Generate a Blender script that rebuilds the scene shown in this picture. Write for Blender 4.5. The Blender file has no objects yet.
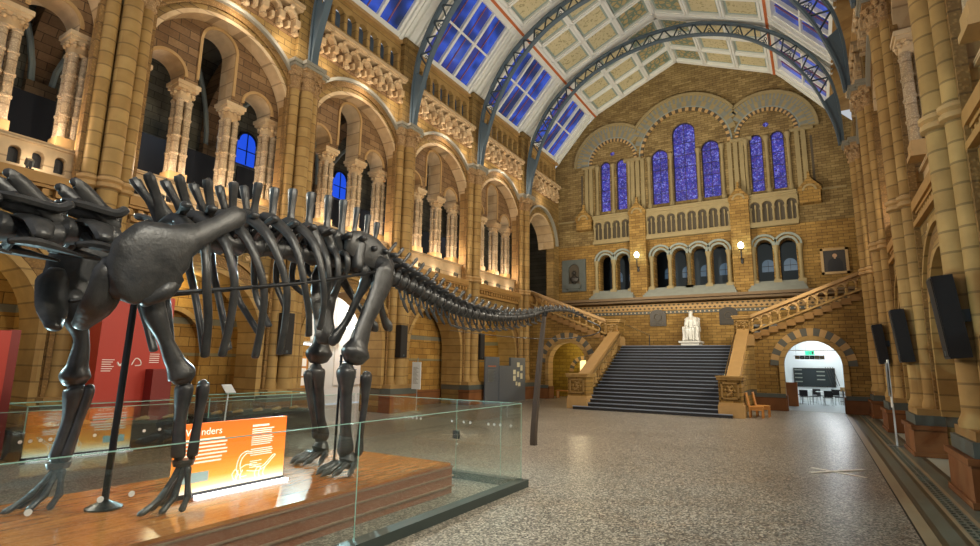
import bpy, bmesh, math, random
from math import pi, sin, cos, sqrt, radians
from mathutils import Vector, Matrix
random.seed(7)
C = bpy.context.scene.collection
V = Vector

# ------------------------------------------------------------------ mesh builder
class MB:
    def __init__(s): s.v = []; s.f = []; s.m = []
    def add(s, vs, fs, m=0):
        o = len(s.v); s.v += [tuple(p) for p in vs]
        for f in fs: s.f.append([i + o for i in f]); s.m.append(m)
        return s
    def box(s, x0, x1, y0, y1, z0, z1, m=0, fr=None):
        vs = [(x, y, z) for z in (z0, z1) for y in (y0, y1) for x in (x0, x1)]
        if fr: vs = [fr(*p) for p in vs]
        return s.add(vs, [(0, 2, 3, 1), (4, 5, 7, 6), (0, 1, 5, 4), (2, 6, 7, 3), (0, 4, 6, 2), (1, 3, 7, 5)], m)
    def rbox(s, c, size, R=None, m=0):          # box by centre, rotated by matrix R
        h = [a / 2 for a in size]; R = R or Matrix.Identity(3); c = V(c)
        vs = [c + R @ V((x, y, z)) for z in (-h[2], h[2]) for y in (-h[1], h[1]) for x in (-h[0], h[0])]
        return s.add(vs, [(0, 2, 3, 1), (4, 5, 7, 6), (0, 1, 5, 4), (2, 6, 7, 3), (0, 4, 6, 2), (1, 3, 7, 5)], m)
    def prism(s, poly, d0, d1, fr, m=0):        # poly in (u,z), extruded d0..d1 through frame fr(u,d,z)
        n = len(poly)
        vs = [fr(u, d0, z) for u, z in poly] + [fr(u, d1, z) for u, z in poly]
        fs = [tuple(range(n)), tuple(range(2 * n - 1, n - 1, -1))] + [(i, (i + 1) % n, n + (i + 1) % n, n + i) for i in range(n)]
        return s.add(vs, fs, m)
    def lathe(s, prof, cx=0, cy=0, cz=0, seg=16, m=0, fr=None, cap=True):
        n = len(prof); vs = []
        for r, z in prof:
            for k in range(seg):
                a = 2 * pi * k / seg; p = (cx + r * cos(a), cy + r * sin(a), cz + z)
                vs.append(fr(*p) if fr else p)
        fs = [(i * seg + k, i * seg + (k + 1) % seg, (i + 1) * seg + (k + 1) % seg, (i + 1) * seg + k) for i in range(n - 1) for k in range(seg)]
        if cap: fs += [tuple(range(seg - 1, -1, -1)), tuple(range((n - 1) * seg, n * seg))]
        return s.add(vs, fs, m)
    def tube(s, pts, rad, seg=10, m=0, up=(0, 0, 1), sub=0, cap=True):
        pts = [V(p) for p in pts]
        rad = rad if isinstance(rad, list) else [rad] * len(pts)
        rad = [(r, r) if not isinstance(r, tuple) else r for r in rad]
        if sub: pts, rad = smooth(pts, rad, sub)
        if sub and cap and len(pts) > 2:          # rounded ends
            for e in (0, -1):
                t = (pts[0] - pts[1] if e == 0 else pts[-1] - pts[-2]).normalized(); r = rad[e]; q = min(r)
                base = pts[e]; ext = [(base + t * q * .4, (r[0] * .8, r[1] * .8)), (base + t * q * .65, (r[0] * .35, r[1] * .35))]
                if e == 0: pts = [x[0] for x in reversed(ext)] + pts; rad = [x[1] for x in reversed(ext)] + rad
                else: pts = pts + [x[0] for x in ext]; rad = rad + [x[1] for x in ext]
        n = len(pts); up = V(up); vs = []; prev = None
        for i in range(n):
            t = (pts[min(i + 1, n - 1)] - pts[max(i - 1, 0)])
            t = t.normalized() if t.length > 1e-9 else V((0, 0, 1))
            a = up - t * t.dot(up)
            if a.length < .05: a = (prev - t * t.dot(prev)) if prev else V((1, .3, 0)) - t * t.dot(V((1, .3, 0)))
            a.normalize(); prev = a; b = t.cross(a)
            for k in range(seg):
                w = 2 * pi * k / seg
                vs.append(pts[i] + a * (rad[i][0] * cos(w)) + b * (rad[i][1] * sin(w)))
        fs = [(i * seg + k, i * seg + (k + 1) % seg, (i + 1) * seg + (k + 1) % seg, (i + 1) * seg + k) for i in range(n - 1) for k in range(seg)]
        if cap: fs += [tuple(range(seg - 1, -1, -1)), tuple(range((n - 1) * seg, n * seg))]
        return s.add(vs, fs, m)
    def ball(s, c, r, m=0, u=10, w=7):
        r = r if isinstance(r, (tuple, list)) else (r, r, r)
        vs = [(c[0], c[1], c[2] - r[2])]
        for j in range(1, w):
            t = -pi / 2 + pi * j / w
            for k in range(u):
                a = 2 * pi * k / u
                vs.append((c[0] + r[0] * cos(t) * cos(a), c[1] + r[1] * cos(t) * sin(a), c[2] + r[2] * sin(t)))
        vs.append((c[0], c[1], c[2] + r[2])); L = len(vs) - 1
        fs = [(0, 1 + (k + 1) % u, 1 + k) for k in range(u)]
        for j in range(w - 2):
            for k in range(u):
                a = 1 + j * u
                fs.append((a + k, a + (k + 1) % u, a + u + (k + 1) % u, a + u + k))
        a = 1 + (w - 2) * u
        fs += [(a + k, a + (k + 1) % u, L) for k in range(u)]
        return s.add(vs, fs, m)
    def ring(s, uc, zc, r0, r1, d0, d1, fr, a0=0, a1=pi, seg=24, m=0, mfn=None):   # arch ring / voussoirs
        vs = []
        for i in range(seg + 1):
            a = a0 + (a1 - a0) * i / seg; c, q = cos(a), sin(a)
            vs += [fr(uc + r0 * c, d0, zc + r0 * q), fr(uc + r1 * c, d0, zc + r1 * q), fr(uc + r1 * c, d1, zc + r1 * q), fr(uc + r0 * c, d1, zc + r0 * q)]
        for i in range(seg):
            b = i * 4; mm = mfn(i) if mfn else m
            o = len(s.v)
            for j in range(4): s.f.append([o + b + j, o + b + (j + 1) % 4, o + b + 4 + (j + 1) % 4, o + b + 4 + j]); s.m.append(mm)
        o = len(s.v); s.v += [tuple(p) for p in vs]
        s.f.append([o, o + 1, o + 2, o + 3]); s.m.append(m); e = o + seg * 4
        s.f.append([e + 3, e + 2, e + 1, e]); s.m.append(m)
        return s
    def wall(s, u0, u1, z0, z1, d0, d1, holes, fr, m=0, mr=None):
        """slab u0..u1, z0..z1 with holes = (ua, ub, bottom, spring[, pointless]) ; arch top is a semicircle scaled to the half width;
        z1 may be a function of u; a hole may also be ('o', uc, zc, r) for a round one"""
        mr = m if mr is None else mr
        us = {u0, u1}; H = []
        for h in holes:
            if h[0] == 'o':
                _, uc, zc, r = h; n = 12
                us |= {round(uc - r * cos(pi * k / n), 5) for k in range(n + 1)}
                g = lambda u, uc=uc, r=r: sqrt(max(0, r * r - (u - uc) ** 2))
                H.append((round(uc - r, 5), round(uc + r, 5), lambda u, g=g, zc=zc: zc - g(u), lambda u, g=g, zc=zc: zc + g(u)))
            else:
                ua, ub, zb, zs = h[:4]; r = (ub - ua) / 2; uc = (ua + ub) / 2; n = 14
                us |= {round(uc - r * cos(pi * k / n), 5) for k in range(n + 1)}
                H.append((round(ua, 5), round(ub, 5), lambda u, zb=zb: zb, lambda u, uc=uc, r=r, zs=zs: zs + sqrt(max(0, r * r - (u - uc) ** 2))))
        zt = z1 if callable(z1) else (lambda u: z1)
        if callable(z1): us |= {u0 + (u1 - u0) * k / 24 for k in range(25)}
        us = sorted(u for u in us if u0 - 1e-6 <= u <= u1 + 1e-6)
        us = [u for i, u in enumerate(us) if i == 0 or u - us[i - 1] > 1e-5]
        for a, b in zip(us, us[1:]):
            mid = (a + b) / 2
            hs = sorted([h for h in H if h[0] < mid < h[1]], key=lambda h: h[2](mid))
            lo = [(z0, z0, False)]; hi = []
            for h in hs:
                hi.append((h[2](a), h[2](b), True)); lo.append((h[3](a), h[3](b), True))
            hi.append((zt(a), zt(b), False))
            for (la, lb, lr), (ha, hb, hr) in zip(lo, hi):
                if ha - la < 1e-5 and hb - lb < 1e-5: continue
                q = [fr(a, d0, la), fr(b, d0, lb), fr(b, d0, hb), fr(a, d0, ha), fr(a, d1, la), fr(b, d1, lb), fr(b, d1, hb), fr(a, d1, ha)]
                s.add(q, [(0, 1, 2, 3), (7, 6, 5, 4)], m)
                s.add(q, [(0, 4, 5, 1)], mr if lr else m); s.add(q, [(3, 2, 6, 7)], mr if hr else m)
        for h in H:                      # vertical jambs
            for u in (h[0], h[1]):
                zb, zs = h[2](u), h[3](u)
                if zs - zb > 1e-4: s.add([fr(u, d0, zb), fr(u, d1, zb), fr(u, d1, zs), fr(u, d0, zs)], [(0, 1, 2, 3)], mr)
        for u in (u0, u1): s.add([fr(u, d0, z0), fr(u, d1, z0), fr(u, d1, zt(u)), fr(u, d0, zt(u))], [(0, 1, 2, 3)], m)
        return s
    def build(s, name, mats, parent=None, flat=False, ang=38):
        me = bpy.data.meshes.new(name); off = V((0, 0, 0))
        if parent is not None: off = wloc(parent)
        me.from_pydata([(p[0] - off.x, p[1] - off.y, p[2] - off.z) for p in s.v], [], s.f)
        mats = mats if isinstance(mats, (list, tuple)) else [mats]
        for mt in mats: me.materials.append(mt)
        if len(mats) > 1: me.polygons.foreach_set('material_index', s.m)
        bm = bmesh.new(); bm.from_mesh(me); bmesh.ops.recalc_face_normals(bm, faces=bm.faces); bm.to_mesh(me); bm.free()
        if not flat:
            me.polygons.foreach_set('use_smooth', [True] * len(me.polygons)); me.set_sharp_from_angle(angle=radians(ang))
        me.update()
        o = bpy.data.objects.new(name, me); C.objects.link(o)
        if parent is not None: o.parent = parent
        return o

def smooth(pts, rad, sub):
    P = []; R = []; n = len(pts)
    for i in range(n - 1):
        p0, p1, p2, p3 = pts[max(i - 1, 0)], pts[i], pts[i + 1], pts[min(i + 2, n - 1)]
        for k in range(sub):
            t = k / sub
            P.append(.5 * ((2 * p1) + (p2 - p0) * t + (2 * p0 - 5 * p1 + 4 * p2 - p3) * t * t + (3 * p1 - p0 - 3 * p2 + p3) * t ** 3))
            q = t * t * (3 - 2 * t)
            R.append(tuple(rad[i][j] * (1 - q) + rad[i + 1][j] * q for j in (0, 1)))
    return P + [pts[-1]], R + [rad[-1]]

def wloc(o):
    v = V(o.location)
    while o.parent is not None: o = o.parent; v = v + o.location
    return v

def tag(o, label=None, cat=None, group=None, kind=None):
    if label: o['label'] = label
    if cat: o['category'] = cat
    if group: o['group'] = group
    if kind: o['kind'] = kind
    return o
def thing(name, label, cat, loc=(0, 0, 0), group=None):
    o = bpy.data.objects.new(name, None); C.objects.link(o); o.location = loc; o.empty_display_size = .1
    return tag(o, label, cat, group)
def struct(o): o['kind'] = 'structure'; return o
def copy_tree(o, parent=None, loc=None):
    c = o.copy(); C.objects.link(c)
    if parent is not None: c.parent = parent
    if loc is not None: c.location = loc
    for ch in list(o.children): copy_tree(ch, c)
    return c

# ------------------------------------------------------------------ frames (u along the wall, d into the wall, z up)
XL, XR, YB, YA, XC = -15.2, 2.45, 34.2, 29.7, -6.45
frL = lambda u, d, z: (XL - d, u, z)
frR = lambda u, d, z: (XR + d, u, z)
frB = lambda u, d, z: (u, YB + d, z)
frA = lambda u, d, z: (u, YA + d, z)
PY = [0.2, 5.9, 11.6, 17.25, 22.9, 28.6]      # pier centres along the hall

# ------------------------------------------------------------------ materials
def hexc(h):
    h = h.lstrip('#'); f = lambda v: v / 12.92 if v <= .04045 else ((v + .055) / 1.055) ** 2.4
    return tuple(f(int(h[i:i + 2], 16) / 255) for i in (0, 2, 4)) + (1,)
class NT:
    def __init__(s, name):
        s.mat = bpy.data.materials.new(name); s.mat.use_nodes = True; s.t = s.mat.node_tree; s.t.nodes.clear()
        s.out = s.n('ShaderNodeOutputMaterial')
    def n(s, typ, **kw):
        o = s.t.nodes.new(typ)
        for k, v in kw.items(): setattr(o, k, v)
        return o
    def l(s, a, b): s.t.links.new(a, b)
    def val(s, sock, v):
        if hasattr(v, 'is_output'): s.l(v, sock)
        else: sock.default_value = v
    def pos(s, order='XYZ', scale=(1, 1, 1)):
        g = s.n('ShaderNodeNewGeometry'); sp = s.n('ShaderNodeSeparateXYZ'); cb = s.n('ShaderNodeCombineXYZ'); s.l(g.outputs['Position'], sp.inputs[0])
        for i, ch in enumerate(order):
            if ch == '0': continue
            if scale[i] == 1: s.l(sp.outputs[ch], cb.inputs[i])
            else: s.l(s.math('MULTIPLY', sp.outputs[ch], scale[i]), cb.inputs[i])
        return cb.outputs[0]
    def math(s, op, a, b=0.0, c=None):
        m = s.n('ShaderNodeMath', operation=op); s.val(m.inputs[0], a); s.val(m.inputs[1], b)
        if c is not None: s.val(m.inputs[2], c)
        return m.outputs[0]
    def noise(s, vec, scale, detail=3, rough=.55):
        o = s.n('ShaderNodeTexNoise'); s.l(vec, o.inputs['Vector']); o.inputs['Scale'].default_value = scale; o.inputs['Detail'].default_value = detail; o.inputs['Roughness'].default_value = rough
        return o.outputs['Fac']
    def ramp(s, fac, stops, interp='LINEAR'):
        o = s.n('ShaderNodeValToRGB'); s.l(fac, o.inputs[0]); e = o.color_ramp.elements; o.color_ramp.interpolation = interp
        while len(e) < len(stops): e.new(.5)
        for k, (p, c) in enumerate(stops): e[k].position = p; e[k].color = c
        return o.outputs[0]
    def mix(s, fac, a, b, typ='MIX'):
        o = s.n('ShaderNodeMix', data_type='RGBA', blend_type=typ); s.val(o.inputs[0], fac); s.val(o.inputs[6], a); s.val(o.inputs[7], b)
        return o.outputs[2]
    def bsdf(s, col, rough=.6, metal=0., bump=None, bstr=.3, bdist=.02, spec=.5, emit=None, estr=0.):
        b = s.n('ShaderNodeBsdfPrincipled'); s.val(b.inputs['Base Color'], col); s.val(b.inputs['Roughness'], rough); b.inputs['Metallic'].default_value = metal
        b.inputs['Specular IOR Level'].default_value = spec
        if bump is not None:
            k = s.n('ShaderNodeBump'); k.inputs['Strength'].default_value = bstr; k.inputs['Distance'].default_value = bdist; s.l(bump, k.inputs['Height']); s.l(k.outputs[0], b.inputs['Normal'])
        if emit is not None: s.val(b.inputs['Emission Color'], emit); s.val(b.inputs['Emission Strength'], estr)
        s.l(b.outputs[0], s.out.inputs[0]); return b
def flat_mat(name, col, rough=.5, metal=0., spec=.5, var=.0, emit=None, estr=0.):
    t = NT(name); c = hexc(col)
    if var: c = t.mix(t.noise(t.pos(), 3.0), tuple(x * (1 - var) for x in c[:3]) + (1,), tuple(min(1, x * (1 + var)) for x in c[:3]) + (1,))
    t.bsdf(c, rough, metal, spec=spec, emit=hexc(emit) if emit else None, estr=estr); return t.mat
def brick_mat(name, order, c1, c2, mortar, bw=.55, rh=.24, ms=.012, bias=0., rough=.75, bands=None, seed=0.):
    t = NT(name); p = t.pos(order)
    b = t.n('ShaderNodeTexBrick'); t.l(p, b.inputs['Vector']); b.inputs['Scale'].default_value = 1; b.inputs['Brick Width'].default_value = bw; b.inputs['Row Height'].default_value = rh
    b.inputs['Mortar Size'].default_value = ms; b.inputs['Mortar Smooth'].default_value = .3; b.inputs['Bias'].default_value = bias
    b.inputs['Color1'].default_value = hexc(c1); b.inputs['Color2'].default_value = hexc(c2); b.inputs['Mortar'].default_value = hexc(mortar)
    w = t.pos()
    col = t.mix(1.0, b.outputs['Color'], t.ramp(t.noise(w, 1.1, 4), [(.3, (.66, .62, .60, 1)), (.7, (1, 1, 1, 1))]), 'MULTIPLY')
    col = t.mix(.6, col, t.ramp(t.noise(w, 14, 3), [(.3, (.7, .66, .62, 1)), (.75, (1, 1, 1, 1))]), 'MULTIPLY')
    if bands:                              # slate coloured courses that repeat up the wall
        z = t.n('ShaderNodeSeparateXYZ'); t.l(w, z.inputs[0]); zz = z.outputs['Z']
        for z0, z1, cc in bands:
            f = t.math('MULTIPLY', t.math('GREATER_THAN', zz, z0), t.math('LESS_THAN', zz, z1))
            col = t.mix(t.math('MULTIPLY', f, .8), col, hexc(cc))
    h = t.math('ADD', t.math('MULTIPLY', t.math('SUBTRACT', 1., b.outputs['Fac']), 1.), t.math('MULTIPLY', t.noise(w, 22, 3), .35))
    t.bsdf(col, rough, bump=h, bstr=.45, bdist=.015, spec=.3); return t.mat
def course_mat(name, c1, c2, joint, rh=.42, rough=.7, carve=0., cscale=9., bump=.25):
    """coursed terracotta: a joint every rh in height, each course a little different; carve adds a relief pattern"""
    t = NT(name); w = t.pos()
    sp = t.n('ShaderNodeSeparateXYZ'); t.l(w, sp.inputs[0])
    cb = t.n('ShaderNodeCombineXYZ'); s = t.math('ADD', t.math('MULTIPLY', sp.outputs['X'], .11), t.math('MULTIPLY', sp.outputs['Y'], .13)); t.l(s, cb.inputs[0]); t.l(sp.outputs['Z'], cb.inputs[1])
    b = t.n('ShaderNodeTexBrick'); t.l(cb.outputs[0], b.inputs['Vector']); b.inputs['Scale'].default_value = 1; b.inputs['Brick Width'].default_value = .31; b.inputs['Row Height'].default_value = rh; b.inputs['Mortar Size'].default_value = .012; b.inputs['Mortar Smooth'].default_value = .4
    b.inputs['Color1'].default_value = hexc(c1); b.inputs['Color2'].default_value = hexc(c2); b.inputs['Mortar'].default_value = hexc(joint); b.inputs['Bias'].default_value = -.1
    # keep horizontal joints only: mortar where z is near a course line
    fz = t.math('FRACT', t.math('DIVIDE', sp.outputs['Z'], rh)); j = t.math('LESS_THAN', t.math('ABSOLUTE', t.math('SUBTRACT', fz, .5)), .5 - .02 / rh)
    wn = t.n('ShaderNodeTexWhiteNoise', noise_dimensions='2D'); c2v = t.n('ShaderNodeCombineXYZ'); t.l(t.math('FLOOR', t.math('DIVIDE', sp.outputs['Z'], rh)), c2v.inputs[0]); t.l(t.math('FLOOR', t.math('MULTIPLY', s, 9.)), c2v.inputs[1]); t.l(c2v.outputs[0], wn.inputs['Vector'])
    col = t.mix(wn.outputs['Value'], hexc(c1), hexc(c2)); col = t.mix(t.math('MULTIPLY', t.math('SUBTRACT', 1., j), .55), col, hexc(joint))
    col = t.mix(.8, col, t.ramp(t.noise(w, 2.2, 4), [(.3, (.68, .65, .62, 1)), (.7, (1, 1, 1, 1))]), 'MULTIPLY')
    h = t.math('ADD', t.math('MULTIPLY', j, .6), t.math('MULTIPLY', t.noise(w, 18, 3), .3))
    if carve:
        v = t.n('ShaderNodeTexVoronoi', feature='F1'); t.l(w, v.inputs['Vector']); v.inputs['Scale'].default_value = cscale
        d = t.ramp(v.outputs['Distance'], [(.15, (1, 1, 1, 1)), (.55, (0, 0, 0, 1))])
        col = t.mix(carve, col, t.mix(d, (.30, .24, .18, 1), (1, 1, 1, 1)), 'MULTIPLY'); h = t.math('ADD', h, t.math('MULTIPLY', d, 1.2))  # darkens the relief's hollows: their shade is put into the colour
    t.bsdf(col, rough, bump=h, bstr=bump + carve * .4, bdist=.02, spec=.35); return t.mat

M = {}
M['brickX'] = brick_mat('terracotta_wall_side', 'YZ0', '#ab8c52', '#8e7342', '#5a472c', bands=[(.72, .95, '#4b5150'), (4.05, 4.2, '#5a625e')])
M['brickY'] = brick_mat('terracotta_wall_end', 'XZ0', '#b08c4c', '#917035', '#5a4526', bw=.5, rh=.17)
M['brickU'] = brick_mat('terracotta_gable', 'XZ0', '#a38c5c', '#7f693e', '#5c4b2e', bw=.42, rh=.15)
M['brickF'] = brick_mat('terracotta_infill', 'YZ0', '#c49a50', '#a87c38', '#6b4e24', bw=.62, rh=.3, bands=[(3.1, 3.3, '#6f7468'), (2.1, 2.2, '#7d7a60')])
M['tymp'] = brick_mat('tympanum_block', 'YZ0', '#a2815a', '#806241', '#54402a', bw=.6, rh=.26)
M['stone'] = course_mat('coursed_terracotta', '#ae8c56', '#947142', '#57452a')
M['stone2'] = course_mat('honey_terracotta', '#b6945a', '#a27f48', '#5a472a', rh=.36)
M['pale'] = course_mat('pale_terracotta', '#d8bd94', '#c4a478', '#7d6546', rh=.5)  # lit look of uplit soffits and corbels put into this paler colour
M['carved'] = course_mat('carved_terracotta', '#cfae80', '#b48f60', '#6f5536', rh=.7, carve=.4, cscale=18)
M['strip'] = course_mat('carved_strip', '#a8834c', '#987442', '#5a4426', rh=.5, carve=.45, cscale=16)
M['slate'] = flat_mat('slate_band', '#4f534d', .6, var=.2)
M['slatelt'] = flat_mat('bluish_band', '#848a80', .65, var=.2)
M['dado'] = course_mat('dado_terracotta', '#8c5a32', '#744826', '#4a3018', rh=.6)
M['plain'] = flat_mat('plain_terracotta', '#b08c58', .65, var=.18)
M['dentil'] = flat_mat('moulded_terracotta', '#a57c42', .65, var=.2)
M['iron'] = flat_mat('painted_iron', '#526169', .45, var=.08)
M['irondk'] = flat_mat('dark_iron', '#39464c', .5)
M['white'] = flat_mat('cream_paint', '#dcdbd0', .55, var=.06)
M['greengrey'] = flat_mat('grey_green_paint', '#8f9c90', .6, var=.08)
M['orange'] = flat_mat('orange_band', '#b5602c', .6, var=.2)
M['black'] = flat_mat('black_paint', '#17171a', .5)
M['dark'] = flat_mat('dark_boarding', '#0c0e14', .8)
M['brass'] = flat_mat('brass_rail', '#b09a70', .35, .9)
M['steel'] = flat_mat('steel', '#9aa0a0', .35, .9)
M['whitep'] = flat_mat('white_paint', '#dfe3e2', .6)
M['marble'] = flat_mat('white_marble', '#dcdad2', .45, var=.05)
M['wood'] = flat_mat('orange_wood', '#c98a42', .45, var=.2)
M['frame'] = flat_mat('gilt_frame', '#a5875a', .45, .3, var=.15)
M['bronze'] = flat_mat('bronze_plaque', '#3b3630', .45, .5, var=.2)
M['text'] = flat_mat('print_white', '#f4efe6', .6)
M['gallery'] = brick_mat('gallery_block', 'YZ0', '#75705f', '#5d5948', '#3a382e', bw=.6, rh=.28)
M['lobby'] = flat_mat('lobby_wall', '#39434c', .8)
M['sillst'] = flat_mat('brown_ledge', '#6b5436', .6, var=.2)
M['print'] = flat_mat('picture_print', '#cfc8a8', .6, var=.3)
M['printb'] = flat_mat('blue_print', '#7f93b8', .6, var=.3)
M['roomw'] = flat_mat('side_room_white', '#e8e8e2', .7)
M['brickP'] = brick_mat('passage_brick', 'XZ0', '#b59a3e', '#9a7f2c', '#6b5520', bw=.5, rh=.2)
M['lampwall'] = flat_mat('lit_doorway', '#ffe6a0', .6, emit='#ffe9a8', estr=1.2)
M['fcafe'] = flat_mat('cafe_floor', '#c9d2d6', .3)
M['cafewin'] = flat_mat('cafe_window', '#2b3334', .12)
M['woodr'] = flat_mat('red_brown_wood', '#b5682f', .45, var=.2)

M['bluewin'] = flat_mat('blue_gallery_glass', '#10204a', .3, emit='#2050e0', estr=1.0)
# ================================================================== THE HALL
ORD = {3: 'first', 2: 'second', 1: 'third', 0: 'fourth', -1: 'fifth'}
def bay_c(k): return (PY[k + 1] + PY[k + 2]) / 2 if k < 4 else 31.25

def tymp_top(c, r=2.5): return lambda u: 10.2 + sqrt(max(.01, r * r - (u - c) ** 2))

def make_wall(side, fr, bays, open_bays):
    nm = 'wall_left' if side < 0 else 'wall_right'
    mb = MB()
    lo = [(bay_c(k) - 2.0, bay_c(k) + 2.0, 0, 2.65) for k in (-1, 0, 1, 2, 3)]
    mb.wall(-5, YB, 0, 6.2, 0, 1.1, lo, fr)
    hi = [(bay_c(k) - 2.45, bay_c(k) + 2.45, 6.22, 10.2) for k in (-1, 0, 1, 2, 3)]
    if side < 0: hi.append((31.25 - 2.0, 31.25 + 2.0, 6.2, 10.0))
    mb.wall(-5, YB, 6.2, 14.6, 0, .5, hi, fr)
    w = struct(mb.build(nm, M['brickX']))
    # clerestory passage: back sheet and top
    q = MB().box(-5, YB, 1.05, 1.15, 14.5, 16.6, fr=fr); q.build('clerestory_back', M['clback'], w)
    for k in bays:
        c = bay_c(k); r = 2.45
        t = MB()
        if k < 4:
            t.wall(c - r - .02, c + r + .02, 10.3, tymp_top(c), .5, 1.25, [(c - .55, c + .55, 10.3, 11.9), (c - 2.02, c - .98, 10.3, 10.42), (c + .98, c + 2.02, 10.3, 10.42)], fr, 0, 1)
            t.build('tympanum', [M['tymp'], M['pale']], w)
            e = MB()
            for uc, zc, rr in ((c, 11.9, .55), (c - 1.5, 10.42, .52), (c + 1.5, 10.42, .52)):
                e.ring(uc, zc, rr, rr + .09, .44, .5, fr, seg=18)
            for s_ in (-1, 1): e.box(c + s_ * .55 - (.09 if s_ < 0 else 0), c + s_ * .55 + (.09 if s_ > 0 else 0), .45, .5, 10.5, 11.9, fr=fr)
            e.build('arch_edge', M['plain'], w)
        rr = r if k < 4 else 2.0; zz = 10.2 if k < 4 else 10.0
        a = MB().ring(c, zz, rr - .1, rr + .03, -.05, .49, fr, a0=0, a1=pi, seg=30); a.build('archivolt', M['pale'], w)
        a = MB().ring(c, zz, rr + .2, rr + .42, -.06, .02, fr, a0=.08, a1=pi - .08, seg=30); a.build('carved_arch_band', M['strip'], w)
        a = MB().ring(c, zz, rr + .42, rr + .54, -.2, .02, fr, a0=.1, a1=pi - .1, seg=30); a.build('hood_moulding', M['palegrey'], w)
        # lower arch mouldings
        if k < 4:
            a = MB().ring(c, 2.65, 1.97, 2.14, -.06, 1.09, fr, seg=26); a.ring(c, 2.65, 2.5, 2.62, -.1, .02, fr, a0=.0, a1=pi, seg=26)
            for s_ in (-1, 1): a.box(c + s_ * 2.055 - .085, c + s_ * 2.055 + .085, -.06, 1.09, .95, 2.65, fr=fr)
            a.build('lower_archivolt', M['stone2'], w)
            a = MB().ring(c, 2.65, 2.16, 2.48, -.03, .02, fr, seg=26)
            for s_ in (-1, 1): a.box(c + s_ * 2.32 - .16, c + s_ * 2.32 + .16, -.03, .02, .95, 2.65, fr=fr)
            a.build('carved_lower_band', M['strip'], w)
            # leaf panels in the spandrels
            a = MB()
            for s_ in (-1, 1):
                for i in range(5):
                    an = pi / 2 + s_ * (.42 + i * .10); cu, cz = c + 2.86 * cos(an), 2.65 + 2.86 * sin(an)
                    for w_ in (-1, 1):
                        tx, tz = -sin(an), cos(an); nx, nz = cos(an), sin(an)
                        a.prism([(cu, cz), (cu + .09 * tx + w_ * .1 * nx, cz + .09 * tz + w_ * .1 * nz), (cu + .2 * tx + w_ * .03 * nx, cz + .2 * tz + w_ * .03 * nz)], -.02, .0, fr)
            a.build('leaf_inlay', M['pale'], w)
            # dado
            a = MB()
            for u0, u1 in ((PY[k + 1], c - 2.0), (c + 2.0, PY[k + 2])): a.box(u0, u1, -.15, .01, 0, .7, fr=fr)
            a.build('dado', M['dado'], w)
    # string courses along the whole wall
    a = MB(); e = .25 if side < 0 else .12
    for k in ([-1] + bays if -1 not in bays else bays) + ([4] if side < 0 else []):
        c0 = (PY[k + 1] + PY[min(k + 2, 5)]) / 2 if k < 4 else 31.45; p0, p1 = c0 - 2.3, c0 + 2.3
        a.box(p0, p1, -.12, .02, 5.55, 5.68, fr=fr); a.box(p0, p1, -e, .02, 5.95, 6.2, fr=fr); a.box(p0, p1, -e + .06, .02, 5.88, 5.95, fr=fr)
        u = p0
        while u < p1 - .1: a.box(u, u + .13, -e + .08, .02, 5.7, 5.86, fr=fr); u += .26
    a.build('dentil_cornice', M['dentil'], w)
    # machicolated corbel table under the clerestory
    a = MB(); b = MB(); bk = MB()
    for k in bays + ([4] if side < 0 else []):
        c = bay_c(k); n = 7; st = 4.5 / n; c0 = (PY[k + 1] + PY[min(k + 2, 5)]) / 2 if k < 4 else 31.35
        for i in range(n + 1):
            u = c0 - 2.25 + i * st
            a.box(u - .1, u + .1, -.3, .01, 13.72, 13.98, fr=fr); a.box(u - .085, u + .085, -.17, .01, 13.46, 13.72, fr=fr); a.box(u - .06, u + .06, -.27, -.1, 13.4, 13.52, fr=fr)
            if i < n:
                a.ring(u + st / 2, 13.98, st / 2 - .13, st / 2 - .02, -.3, .01, fr, seg=10)
                a.ball(fr(u + st / 2, -.36, 14.3), .09, u=8, w=6)
                a.box(u + st / 2 - .05, u + st / 2 + .05, -.24, .01, 13.56, 13.78, fr=fr)
        bk.box(c0 - 2.3, c0 + 2.3, -.03, .0, 13.4, 14.4, fr=fr)
        b.box(c0 - 2.4, c0 + 2.4, -.34, .01, 14.38, 14.47, fr=fr); b.box(c0 - 2.42, c0 + 2.42, -.42, .1, 14.47, 14.6, fr=fr)
    a.build('corbel', M['pale'], w); bk.build('corbel_backing', M['tymp'], w); b.build('corbel_cornice', M['pale2'], w)
    return w

M['clback'] = flat_mat('clerestory_plaster', '#55626a', .8)
M['palegrey'] = flat_mat('grey_hood_stone', '#8f8a7a', .7, var=.12)
M['pale2'] = flat_mat('pale_cornice', '#c0a47c', .65, var=.2)
wall_l = make_wall(-1, frL, [-1, 0, 1, 2, 3], [1])
wall_l_last = None
a = MB().ring(31.25, 10.0, 1.9, 2.02, -.05, 1.1, frL, seg=26); a.build('archivolt', M['pale'], wall_l)
a = MB().ring(31.25, 10.0, 2.42, 2.54, -.2, .02, frL, a0=.1, a1=pi - .1, seg=26); a.build('hood_moulding', M['palegrey'], wall_l)
wall_r = make_wall(1, frR, [0, 1, 2, 3], [])

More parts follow.
